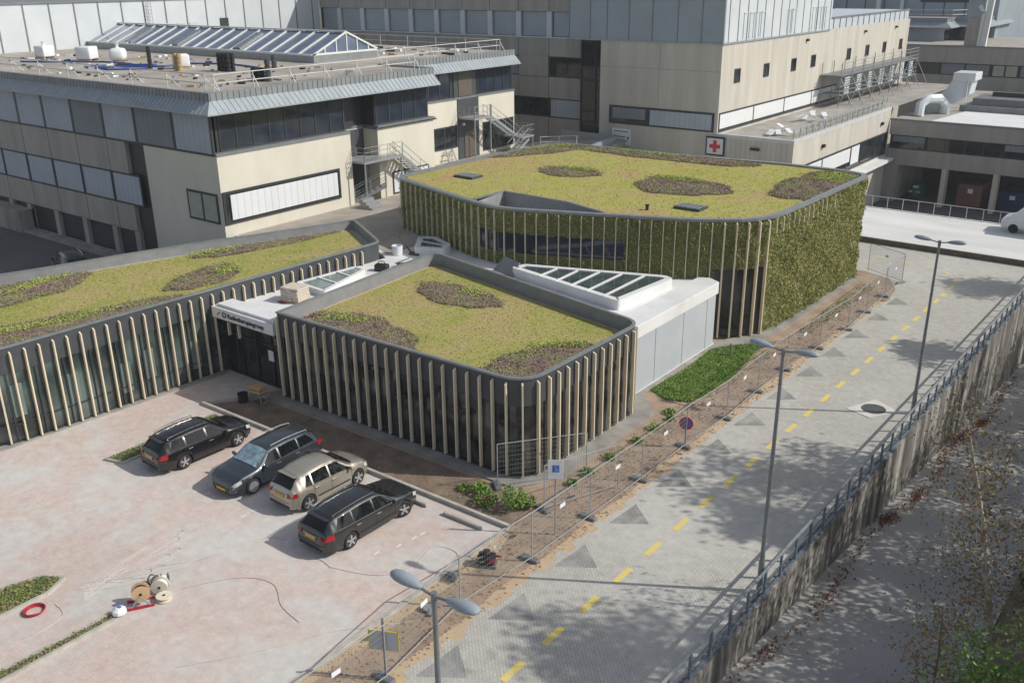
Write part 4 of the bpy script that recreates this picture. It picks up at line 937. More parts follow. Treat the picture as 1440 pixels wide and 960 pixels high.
# lower front part with a terrace roof
g = MB(); g.prism([(xE - .02, yE + .01), (xL, yE + .01), (xL, 111), (xE - .02, 111)], -6, 4.55); g.build('lower_wall', BEIGE_MID, Eb)
g = MB(); g.box(xE + .1, xL - .3, yE + .4, 140, 4.55, 4.62); g.build('terrace_roof', GREY_ROOF, Eb)
g = MB(); g.box(xE - .02, xL + .03, yE - .02, yE + .35, 4.5, 4.8); g.box(xL - .3, xL + .03, yE + .35, 111, 4.5, 4.8); g.build('coping', RAILW, Eb)
for i in range(18):
    pass
g = MB()
for i in range(12): x = -38.6 + i * .5; g.box(x - .02, x + .02, yE - .004, yE + .03, 2.0, 4.4)
g.build('rib', BEIGE_OLD, Eb)
window(Eb, 'x', xL, 85.2, 110.5, -.3, 2.2, 6, None, frame=.16)
g = MB(); g.box(xL + .03, xL + .06, 85.5, 90.6, .2, 2.0); g.box(xL + .03, xL + .06, 90.9, 98.6, .6, 2.0); g.box(xL + .03, xL + .06, 99, 101.4, .2, 2.0); g.build('sunscreen', BLIND_W, Eb)
g = MB(); g.box(xL, xL + 1.2, 98, 110, -.85, -.55); g.build('ledge', WHITE_ROOF, Eb)
for y in (90.5, 108): g = MB(); g.box(xL, xL + .25, y - .25, y + .25, 3.2, 3.5); g.build('flood_lamp', BLACKP, Eb)
g = MB(); g.box(-36.6, -35.7, yE - .2, yE, 3.6, 3.8); g.build('flood_lamp', BLACKP, Eb)
# signs on the block
sg = thing('direction_sign', 'white sign with rows of small dark text low on the beige block', 'sign', (-50.5, yE - .05, 3.5))
g = MB(); g.box(-51.65, -49.45, yE - .12, yE - .04, 2.8, 4.4); g.build('panel', WHITEP, sg)
g = MB()
for i, z in enumerate((4.12, 3.6, 3.2, 2.98)):
    g.box(-51.4, -49.8 - .3 * (i % 2), yE - .13, yE - .12, z - .04, z + .04)
g.box(-51.45, -51.25, yE - .135, yE - .12, 3.55, 3.72); g.box(-49.85, -49.65, yE - .135, yE - .12, 3.4, 3.6); g.build('text_line', NAVY, sg)
sg = thing('red_cross_sign', 'square white sign with a red cross in a navy border on the beige block', 'sign', (-40.1, yE - .05, 3.6))
g = MB(); g.box(-41.1, -39.15, yE - .2, yE - .06, 2.75, 4.5); g.build('panel', NAVY, sg, bevel=.03)
g = MB(); g.box(-40.95, -39.3, yE - .21, yE - .2, 2.9, 4.35); g.build('face', WPAINT, sg)
g = MB(); g.box(-40.68, -39.57, yE - .225, yE - .21, 3.44, 3.81); g.box(-40.31, -39.94, yE - .228, yE - .212, 3.07, 4.18); g.build('cross', SIGNR, sg)
# terrace clutter
for (x, y, s, lab) in ((-35.2, 86.5, .8, 'white plastic chair heap at the front corner of the terrace roof'), (-36.2, 96.8, 1.3, 'pile of white sheeting on the terrace roof of the beige block')):
    g = MB()
    for i in range(9): a = random.uniform(0, 3); g.obox((x + random.uniform(-s, s), y + random.uniform(-s, s), 4.9 + random.uniform(0, .5)), (math.cos(a), math.sin(a), .4), .9, .5, .08)
    tag(g.build('sheet_pile', WHITEP), lab, 'pile')
rt = thing('guard_rail', 'low pale guard rail along the terrace roof edge beneath the scaffold', 'railing', (-33.2, 95, 4.6)); railing(rt, [(-33.3, 85, 4.62), (-33.3, 110, 4.62)], .9, 1.6, GALV, .04, 'rail_frame', brace=-.6)
rt = thing('guard_rail', 'second pale guard rail lying inside the terrace roof', 'railing', (-34.2, 100, 4.6)); railing(rt, [(-34.3, 92, 4.62), (-34.6, 116, 4.62)], .6, 1.6, GALV, .035, 'rail_frame')
# scaffold
sc = thing('scaffold', 'steel scaffold with white netted boards against the sunny side of the beige block', 'scaffold', (-38.5, 122, 4.6))
g = MB(); g.box(-40.0, -37.6, 108.3, 137.5, 8.0, 8.12); g.box(-40.0, -37.6, 108.3, 137.5, 5.9, 6.0); g.build('platform', GALV_D, sc)
g = MB()
for i in range(9):
    y = 108.5 + i * 3.6
    for x in (-39.9, -37.7): g.tube([(x, y, 4.6), (x, y, 9.4)], .05, 5)
    if i < 8: g.tube([(-37.7, y, 4.6), (-37.7, y + 3.6, 8)], .04, 4)
    g.tube([(-37.7, y, 7.8), (-36.0, y, 4.7)], .05, 4)
for z in (8.5, 9.0, 9.4, 6.4, 6.9): g.tube([(-37.7, 108.5, z), (-37.7, 137.3, z)], .04, 4)
g.build('scaffold_tube', GALV, sc)
for i in range(7):
    y = 110 + i * 4; g = MB()
    for k in range(7): g.box(-37.8, -37.72, y, y + 1.6, 6.0 + k * .27, 6.17 + k * .27)
    g.box(-37.82, -37.8, y + .1, y + .18, 6.0, 7.8); g.build('board_stack', CLAD, sc)

# ------------------------------------------------------------------ F: dark lower building at the right, F2 and others behind
Fb = thing('service_building', 'dark beige service building with open loading bays behind the white deck', 'building', (-20, 115, -5.7))
yF = 111
g = MB(); g.box(-32.4, -6, yF, 145, 1.85, 3.45); g.build('roof_band', BEIGE_OLD, Fb)
g = MB(); g.box(-32.4, -6, yF, 112, -1.45, .3); g.build('lintel', BEIGE_OLD, Fb)
g = MB(); g.box(-32.3, -6, yF + .3, 120, .25, 1.9); g.build('wall_core', DARKF, Fb)
for a, b, bl in ((-32.1, -28.4, BLIND_D), (-28.3, -24.4, None), (-24.3, -20.6, None), (-20.5, -16.6, BLIND_D), (-16.5, -12.6, None)): window(Fb, 'y', yF + .2, a, b, .3, 1.85, 2 if not bl else 1, bl, frame=.13, bl=.5 if bl else 1)
g = MB(); g.box(-33.6, -31.0, yF + .02, 128, -5.7, -1.45); g.m = 1; g.box(-31.0, -6, 122, 123, -5.7, -1.4); g.build('bay_wall', [BEIGE_OLD, FASCIA], Fb)
for x in (-26.0, -20.75, -15.5): g = MB(); g.box(x - .25, x + .25, yF, yF + 1.2, -5.7, -1.45); g.build('column', BEIGE_MID, Fb)
g = MB(); g.box(-32.3, -6, yF + .1, 145, 3.45, 3.5); g.build('roof', GREY_ROOF, Fb)
g = MB(); g.prism([(-28.3, yF + .4), (-6, yF + .4), (-6, 122), (-27.2, 122)], 3.5, 3.54); g.build('roof_membrane', WHITE_ROOF, Fb)
g = MB(); g.box(-28, -6, 122, 122.3, 3.5, 4.2); g.box(-28, -6, 128, 134, 3.5, 4.4); g.build('roof_upstand', ZINC_D, Fb)
g = MB(); g.box(-32.5, -6, yF - .05, yF + .3, 3.42, 3.6); g.build('coping', ZINC_D, Fb)
for q in ((-27.5, -20.3, 136.5, 137.2, 3.5, 4.0), (-26.5, -21.5, 131.0, 131.7, 4.45, 4.9)): g = MB(); g.box(*q); g.build('roof_slot', DARKF, Fb)
g = MB(); g.lathe([(1.2, 0), (1.1, .25), (.7, .45), (.1, .55)], (-18.3, 117.5, 3.54), n=14); g.build('roof_dome', WHITE_ROOF, Fb, smooth=40)
dt = thing('ventilation_duct', 'large pale sheet metal duct with a raised cowl on the flat roof at the right', 'duct', (-28.5, 120, 3.5))
g = MB(); g.prism([(-30.9, 119), (-28.9, 119), (-28.9, 120.5), (-30.9, 120.5)], 3.5, 4.5); g.build('duct_base', CLAD_W, dt)
def hull_y(g, prof, ya, yb):
    n = len(prof); g.add([(x, ya, z) for x, z in prof] + [(x, yb, z) for x, z in prof], [tuple(range(n)), tuple(range(2 * n - 1, n - 1, -1))] + [(i, (i + 1) % n, (i + 1) % n + n, i + n) for i in range(n)])
g = MB(); hull_y(g, [(-31.6, 3.6), (-29.5, 3.6), (-28.9, 4.6), (-28.0, 4.6), (-26.6, 5.7), (-26.4, 7.3), (-28.4, 7.6), (-29.2, 6.0), (-29.9, 5.6), (-30.6, 4.6), (-31.6, 4.4)], 119.3, 121.8); g.build('duct_run', CLAD_W, dt)
g = MB(); g.box(-28.5, -26.1, 119.0, 122.1, 7.2, 8.1); g.m = 1; g.box(-26.9, -26.75, 118.95, 119.28, 5.0, 7.6); g.build('cowl', [CLAD_W, ZINC_D], dt, bevel=.08)
d2 = thing('ventilation_duct', 'looped pale duct bending over the near edge of the same flat roof', 'duct', (-29.8, 116, 3.5))
g = MB(); g.tube([(-30.6, 115, 3.4), (-30.7, 115.6, 4.7), (-30.2, 116.4, 5.3), (-29.2, 117.6, 5.3), (-28.8, 118.4, 4.6), (-28.8, 118.6, 3.5)], .55, 8); g.build('duct_run', CLAD_W, d2, smooth=40)
# things in the bays
bb = thing('bottle_bank', 'green domed bottle bank in the left loading bay', 'bottle bank', (-29.5, 114.8, -5.68))
g = MB(); g.lathe([(.85, .1), (1.0, .5), (.98, .9), (.75, 1.45), (.4, 1.85), (.05, 1.95)], n=20); g.build('shell', GREENC, bb, local=True, smooth=40)
g = MB(); g.box(-.3, .3, -.85, -.65, 1.25, 1.5); g.box(-.65, -.3, -1.02, -.93, .75, .9); g.box(.2, .55, -1.02, -.93, .75, .9); g.build('label_plate', WHITEP, bb, local=True)
for nm, x, w, h, m, lab in (('waste_container', -23.5, 2.6, 2.5, REDC, 'faded red container standing in the middle loading bay'), ('waste_container', -19.2, 2.6, 2.2, BLUEC, 'dark blue container in the right loading bay')):
    t = thing(nm, lab, 'container', (x, 114.5, -5.68), group='containers in the loading bays')
    g = MB(); g.box(-w / 2, w / 2, -1.5, 1.5, .1, h); g.build('body', m, t, local=True, bevel=.04)
    g = MB()
    for i in range(5): xx = -w / 2 + .1 + i * (w - .2) / 4; g.box(xx - .06, xx + .06, -1.58, -1.5, .1, h)
    g.box(-w / 2, w / 2, -1.58, -1.5, h - .12, h); g.build('rib', m, t, local=True)
    g = MB(); g.box(-.2, .35, -1.6, -1.585, h * .62, h * .82); g.build('label_plate', WHITEP, t, local=True)
vn = thing('white_van', 'white van with a rounded pale roof parked at the right edge beyond the deck railing', 'van', (-10.8, 79.0, .4))
g = MB(); prof = [(-2.9, .35), (-2.9, 1.0), (-2.2, 1.25), (-1.4, 2.1), (-1.0, 2.3), (3.0, 2.4), (3.0, .35)]
hull_y(g, prof, -.95, .95); g.build('body', WHITEP, vn, local=True, bevel=.1, smooth=40)
g = MB(); hull_y(g, [(-2.12, 1.3), (-1.42, 2.02), (-1.36, 2.0), (-2.05, 1.28)], -.8, .8); g.build('windscreen', CARGLASS, vn, local=True)
g = MB(); g.box(-1.3, -.2, -.975, -.955, 1.3, 1.95); g.box(.0, 1.2, -.975, -.955, 1.3, 1.95); g.build('side_window', CARGLASS, vn, local=True)
for x in (-2.0, 2.0):
    for s in (-1, 1): g = MB(); g.lathe([(.34, -.11), (.36, 0), (.34, .11)], (x, s * .85, .36), 'y', 16); g.build('wheel', RUBBER, vn, local=True)
dr = thing('deck_railing', 'grey steel railing along the far edge of the white deck', 'railing', (-20, 80.1, .4)); railing(dr, [(-40, 80.1, .42), (8, 80.1, .42)], 1.05, 1.22, RAILW, .03, 'rail_frame', (1.0,))
# F2 and what stands behind it
F2 = thing('far_wing', 'dark banded wing far behind the service building, partly hidden', 'building', (-30, 155, 0))
g = MB(); g.box(-45, 5, 150, 175, 6.55, 8.8); g.box(-45, 5, 150, 175, -6, 4.85); g.build('wall', BEIGE_OLD, F2)
g = MB(); g.box(-44.9, 5, 150.3, 174, 4.8, 6.6); g.build('wall_core', DARKF, F2)
for a, b, bl in ((-44, -38, None), (-37.9, -31.2, BLIND_D), (-31, -27.6, CURT), (-27.4, -21, BLIND_D), (-20.8, -14, None)): window(F2, 'y', 150.25, a, b, 4.85, 6.55, 2, bl, frame=.15)
g = MB(); g.box(-45.2, 5, 149.9, 150.1, 8.75, 8.95); g.build('coping', ZINC_D, F2)
Pn = thing('penthouse_wing', 'grey eaved storey above the far banded wing', 'building', (-41, 165, 8))
g = MB(); g.box(-60, -40.6, 160, 190, -6, 10.9); g.build('wall', CLAD_B, Pn)
g = MB(); g.box(-40.6, -40.5, 160.2, 174, 8.3, 10.4); g.box(-40.7, -36.6, 165, 180, -5, 10.5); g.build('glazing', GLASS, Pn)
eaves([(-60, 160), (-40.5, 160), (-40.5, 164.8), (-36.5, 164.8), (-36.5, 182)], 'eaves', Pn, 12.2, 11.6, 10.85, 1.2, 1.0)
g = MB(); g.prism([(-60, 160.2), (-40.7, 160.2), (-40.7, 165), (-36.7, 165), (-36.7, 190), (-60, 190)], 10.9, 12.0); g.build('roof', GREY_ROOF, Pn)
t = thing('guard_rail', 'thin pale rail on the roof of the grey eaved storey', 'railing', (-50, 161, 12)); railing(t, [(-58, 161, 12.0), (-40, 161, 12.0), (-37.4, 166, 12)], 1.3, 4.5, RAILW, .05, 'rail_frame')
Mb = thing('metal_hall', 'blue grey metal hall at the top right, farthest of the hospital buildings', 'building', (-45, 175, 0))
g = MB(); g.box(-75, -36.0, 172, 200, -6, 17.5); g.build('wall', CLAD_B, Mb)
g = MB()
for i in range(12): x = -73 + i * 3.2; g.box(x - .06, x + .06, 171.9, 172, 9, 17.4)
g.box(-48, -40, 171.85, 172, 14.1, 14.6); g.box(-58, -52, 171.85, 172, 15.2, 15.7); g.build('louvre_panel', DARKF, Mb)
g = MB(); g.tube([(-50.8, 171.5, 11), (-50.8, 171.5, 15.5)], .35, 8); g.tube([(-54.5, 171, 12), (-54.5, 171, 18)], .4, 8); g.build('flue', CLAD_W, Mb)
Tw = thing('stair_tower', 'narrow beige tower with a bent white duct at the top right', 'tower', (-33, 152, 8))
g = MB(); g.box(-35.3, -33.2, 150.5, 154, 8.8, 12.6); g.build('shaft', BEIGE_OLD, Tw)
g = MB(); g.box(-35.6, -33.3, 151, 155, 12.6, 15.8); g.build('upper_shaft', CLAD_B, Tw)
g = MB(); g.beam((-32.75, 150.5, 8.9), (-32.5, 150.5, 15.4), .7, .75); g.beam((-32.5, 150.5, 15.3), (-33.4, 150.5, 16.3), .7, .6); g.beam((-33.35, 150.3, 8.9), (-33.2, 150.3, 13.5), .35, .4); g.beam((-33.2, 150.3, 13.4), (-33.9, 150.3, 14.3), .35, .4); g.build('duct', WPAINT, Tw)
fb = thing('far_house', 'sunlit cream building with slit windows before the dark trees', 'building', (-38, 205, 0))
g = MB(); g.prism([(-43.5, 198), (-38.0, 202), (-38, 214), (-50, 214)], -6, 8.9); g.build('wall', BEIGE, fb)
g = MB()
for i in range(3):
    for z in (6.6, 7.8):
        f = .3 + i * .27; x = -43.5 + 5.5 * f; y = 198 + 4 * f; g.beam((x - .5, y - .42, z), (x + .4, y + .24, z), .1, .3)
g.build('window', DARKF, fb)
# distant conifer wood behind everything
pts = []
for i in range(150):
    x = random.uniform(-150, 60); y = random.uniform(222, 290) + abs(x + 40) * .1; h = random.uniform(17, 27)
    n = 170; t = rng.uniform(0, 1, n); r = (1 - t ** 1.3) * random.uniform(3, 5) + .4; a = rng.uniform(0, 6.28, n)
    pts.append(np.stack([x + r * np.cos(a) * rng.uniform(.4, 1, n), y + r * np.sin(a) * rng.uniform(.4, 1, n), -6 + t * h], 1))
tag(leaves('distant_wood', np.concatenate(pts), (1.4, 3.0), L_FAR, up=-.2, upj=1), 'dark wood of conifers beyond the hospital at the top right', 'trees', kind='stuff')

# ------------------------------------------------------------------ retaining wall, railing, lamp posts
rw = thing('retaining_wall', 'streaked concrete retaining wall with shadow painted into the streaks, falling from the upper road to the lower road', 'wall', (-9.2, 40, 0))
g = MB(); ys2 = [0, 6.2] + [6.2 + 3.2 * i for i in range(1, 21)] + [70.6]
for a, b in zip(ys2[:-1], ys2[1:]):
    a += .012; A0, A1 = wx(a), wx(b)
    zb, za = lowz(b) - .4, lowz(a) - .4
    g.add([(A0 - .3, a, za), (A0, a, za), (A1, b, zb), (A1 - .3, b, zb), (A0 - .3, a, .1), (A0, a, .1), (A1, b, .1), (A1 - .3, b, .1)], [(0, 3, 2, 1), (4, 5, 6, 7), (0, 1, 5, 4), (1, 2, 6, 5), (2, 3, 7, 6), (3, 0, 4, 7)])
g.build('wall_slab', WALLC, rw)
g = MB(); g.beam((wx(0) - .12, 0, .13), (wx(70.6) - .12, 70.6, .13), .09, .05); g.build('top_rail_base', RAILB, rw)
rl = thing('road_railing', 'blue grey steel railing on top of the retaining wall', 'railing', (-9.3, 40, .1))
g = MB(); a = (wx(0) - .12, 0, 1.05); b = (wx(70.6) - .12, 70.6, 1.05); g.beam(a, b, .07, .07); g.build('handrail', GALV, rl)
g = MB(); g.beam((wx(0) - .12, 0, .6), (wx(70.6) - .12, 70.6, .6), .03, .04); g.build('middle_rail', RAILB, rl)
pm = None
for i in range(57):
    y = .2 + 1.25 * i
    if pm is None:
        g = MB(); g.box(-.035, .035, -.045, .045, 0, .88); o = g.build('post', RAILB, rl, local=True); pm = o.data
    else: o = bpy.data.objects.new('post', pm); col.objects.link(o); o.parent = rl
    o.location = Vector((wx(y) - .12, y, .15)) - rl.location
def lamp_post(x, y, h, label, tilt=0):
    t = thing('lamp_post', label, 'street lamp', (x, y, 0), tilt, 'double headed lamp posts')
    g = MB(); g.tube([(0, 0, 0), (0, 0, 1.15), (0, 0, 1.2), (0, 0, h * .6), (0, 0, h)], [.1, .1, .078, .062, .05], 12); g.build('pole', GALV_D, t, local=True, smooth=40)
    g = MB(); g.tube([(0, 0, h - .18), (0, 0, h + .06)], .065, 10); g.tube([(-.34, 0, h + .02), (0, 0, h - .03), (.34, 0, h + .02)], .028, 8); g.build('bracket', GALV_D, t, local=True)
    for s in (-1, 1):
        g = MB(); prof = [(.3, .035, .03), (.36, .07, .06), (.5, .12, .10), (.7, .155, .125), (.88, .15, .115), (1.0, .11, .08), (1.06, .05, .035)]
        vs = []; n = 12
        for px, ry, rz in prof:
            for k in range(n):
                a = 2 * math.pi * k / n; vs.append((s * px, ry * math.cos(a), h + .02 + (px - .3) * .07 + rz * math.sin(a) * (1 if math.sin(a) > 0 else .55)))
        fs = [(i * n + k, i * n + (k + 1) % n, (i + 1) * n + (k + 1) % n, (i + 1) * n + k) for i in range(len(prof) - 1) for k in range(n)] + [tuple(range(n)), tuple(range((len(prof) - 1) * n, len(prof) * n))]
        g.add(vs, fs); g.build('lamp_head', LAMPG, t, local=True, smooth=50)
    return t
lamp_post(-10.12, 10.55, 8.35, 'nearest double headed lamp post, standing at the bottom edge of the photo', .02)
lamp_post(-9.62, 25.4, 8.55, 'tall double headed lamp post in the middle of the railing, beside the tree shadow')
lamp_post(-9.62, 42.2, 8.15, 'farthest double headed lamp post, beside the round manhole')
# manhole
mh = thing('manhole', 'round dark manhole cover set in a pale concrete square in the road', 'manhole', (-11.25, 41.6, .012))
g = MB(); g.prism([(-12.25, 40.95), (-11.05, 40.6), (-10.15, 42.0), (-11.45, 42.75)][::-1], .012, .03); g.build('surround', M('pale concrete', (.68, .66, .60), (.58, .56, .51), .8, 3), mh)
g = MB(); g.lathe([(.55, .0), (.55, .032), (.5, .035), (.48, .03)], (-11.2, 41.62, .005), n=28); g.build('cover', M('cast iron cover', (.10, .10, .10), (.07, .07, .07), .6, 5), mh)
# ------------------------------------------------------------------ construction fence
def fence_panel_mesh(L=3.4, H=1.95):
    g = MB()
    for x in (0, L): g.tube([(x, 0, .05), (x, 0, H)], .021, 6)
    for z in (.18, H): g.tube([(0, 0, z), (L, 0, z)], .019, 6)
    w = MB()
    def wire(a, b, r=.0034):
        a = Vector(a); b = Vector(b); d = (b - a).normalized(); u = d.orthogonal().normalized() * r; v = d.cross(u).normalized() * r
        w.add([a + u, a - u * .5 + v * .87, a - u * .5 - v * .87, b + u, b - u * .5 + v * .87, b - u * .5 - v * .87], [(0, 1, 4, 3), (1, 2, 5, 4), (2, 0, 3, 5)])
    for i in range(1, 30): wire((L * i / 30, 0, .18), (L * i / 30, 0, H))
    for z in [.18 + .2 * i for i in range(1, 9)]: wire((0, 0, z), (L, 0, z))
    return g, w
fmesh = {}
def fence_panel(a, b, label, plate=True, group='mesh panels of the construction fence'):
    a = Vector((*a, 0)); b = Vector((*b, 0)); d = b - a; L = round(d.length, 1)
    t = thing('fence_panel', label, 'fence panel', a, math.atan2(d.y, d.x), group)
    if 'f' not in fmesh:
        g, w = fence_panel_mesh(3.4); fmesh['f'] = g.build('frame', FENCEM, t, local=True).data; fmesh['w'] = w.build('mesh_wire', FENCEM, t, local=True, fixn=False).data
        g = MB(); g.box(-.36, .36, -.115, .115, 0, .13); fmesh['b'] = g.build('foot_block', GALV_D, t, local=True, bevel=.03).data
        g = MB(); g.box(0, .3, -.012, -.004, 0, .16); fmesh['p'] = g.build('name_plate', WHITEP, t, local=True).data
        for o in [x for x in bpy.data.objects if x.parent == t]:
            if o.name.startswith('foot'): o.rotation_euler = (0, 0, R(90)); o.location = (0, .1, 0); 
            if o.name.startswith('name'): o.location = (1.55, 0, 1.35)
    else:
        for k, nm in (('f', 'frame'), ('w', 'mesh_wire'), ('b', 'foot_block')) + ((('p', 'name_plate'),) if plate else ()):
            o = bpy.data.objects.new(nm, fmesh[k]); col.objects.link(o); o.parent = t
            if k == 'b': o.rotation_euler = (0, 0, R(90) + random.uniform(-.2, .2)); o.location = (0, .1, 0)
            if k == 'p': o.location = (1.55, 0, 1.35)
    t.scale = (L / 3.4, 1, 1); return t
fp = [(-17.3, 8.0), (-16.6, 11.5), (-16.42, 15.0), (-16.95, 18.9), (-16.62, 22.3), (-16.52, 25.8), (-16.42, 29.4), (-16.38, 33.0), (-16.2, 36.6), (-16.3, 40.2), (-16.3, 43.6), (-16.05, 47.5), (-15.8, 51.2), (-15.95, 54.8), (-16.03, 58.4), (-16.03, 61.9)]
for i, (a, b) in enumerate(zip(fp[:-1], fp[1:])):
    fence_panel(a, b, '%s mesh fence panel from the bottom of the photo, in the row along the road' % ORD[i])
fence_panel((-16.03, 61.9), (-18.7, 63.3), 'mesh fence panel closing the far end of the row, beyond the green wall')
fence_panel((-20.7, 25.5), (-18.45, 28.4), 'mesh fence panel standing against the rounded corner of the near pavilion', False, 'mesh panels near the pavilion corner')
fence_panel((-18.2, 25.2), (-16.9, 28.3), 'mesh fence panel standing free behind the blue parking sign', False, 'mesh panels near the pavilion corner')
# ------------------------------------------------------------------ signs
ps = thing('parking_sign', 'white square sign with a blue symbol on a grey post at the pavilion corner', 'sign', (-16.95, 24.15, 0), R(35))
g = MB(); g.tube([(0, 0, 0), (0, 0, 3.05)], .03, 8); g.build('post', GALV, ps, local=True)
g = MB(); g.box(-.27, .27, -.05, -.035, 2.32, 3.08); g.build('panel', WHITEP, ps, local=True, bevel=.005)
g = MB(); g.box(-.12, .13, -.056, -.05, 2.6, 2.88); g.build('blue_field', SIGNB, ps, local=True)
g = MB(); g.lathe([(.02, -.061), (.02, -.056)], (0, 0, 2.83), 'y', 8); g.beam((0, -.058, 2.81), (.0, -.058, 2.73), .004, .016); g.beam((0, -.058, 2.73), (.05, -.058, 2.73), .004, .016); g.beam((.05, -.058, 2.73), (.07, -.058, 2.66), .004, .016); g.beam((-.03, -.058, 2.66), (.03, -.058, 2.66), .004, .014)
g.build('symbol', WPAINT, ps, local=True)
ns = thing('no_parking_sign', 'round blue sign with a red ring and slash on the fence line', 'sign', (-16.45, 33.1, 0), R(20))
g = MB(); g.tube([(0, 0, 0), (0, 0, 1.35)], .03, 8); g.build('post', GALV, ns, local=True)
g = MB(); g.lathe([(.30, -.05), (.30, -.03)], (0, 0, 1.12), 'y', 28); g.build('ring', SIGNR, ns, local=True)
g = MB(); g.lathe([(.215, -.058), (.215, -.05)], (0, 0, 1.12), 'y', 28); g.build('disc', SIGNB, ns, local=True)
g = MB(); g.beam((-.15, -.06, 1.27), (.15, -.06, .97), .006, .055); g.build('slash', SIGNR, ns, local=True)
ws = thing('warning_board', 'grey board with yellow edges on a post at the near end of the fence', 'sign', (-16.5, 15.05, 0), R(28))
g = MB(); g.tube([(0, 0, 0), (0, 0, 2.1)], .04, 8); g.build('post', GALV_D, ws, local=True)
g = MB(); g.box(-.45, .42, .03, .045, 1.0, 1.62); g.build('board', PANELG, ws, local=True)
g = MB(); g.box(-.465, -.44, .025, .05, 1.0, 1.64); g.box(.415, .44, .025, .05, 1.0, 1.64); g.box(-.465, .44, .025, .05, 1.615, 1.64); g.box(-.465, .44, .025, .05, .985, 1.005); g.build('yellow_edge', SIGNY, ws, local=True)
bo = thing('bollard', 'short dark post standing in the grass by the link wall', 'bollard', (-19.4, 43.65, 0))
g = MB(); g.tube([(0, 0, 0), (0, 0, .72), (0, 0, .75)], [.07, .07, .05], 10); g.build('post', GALV_D, bo, local=True)
# parking stops
for i, (a, b, lab) in enumerate((((-21.1, 22.75), (-19.25, 22.8), 'concrete wheel stop in the empty bay right of the parked cars'), ((-23.0, 22.78), (-21.95, 22.75), 'concrete wheel stop partly under the nearest black car'))):
    g = MB(); g.beam((*a, .09), (*b, .09), .16, .13); tag(g.build('wheel_stop', KERB, bevel=.03), lab, 'wheel stop', 'wheel stops of the parking bays')

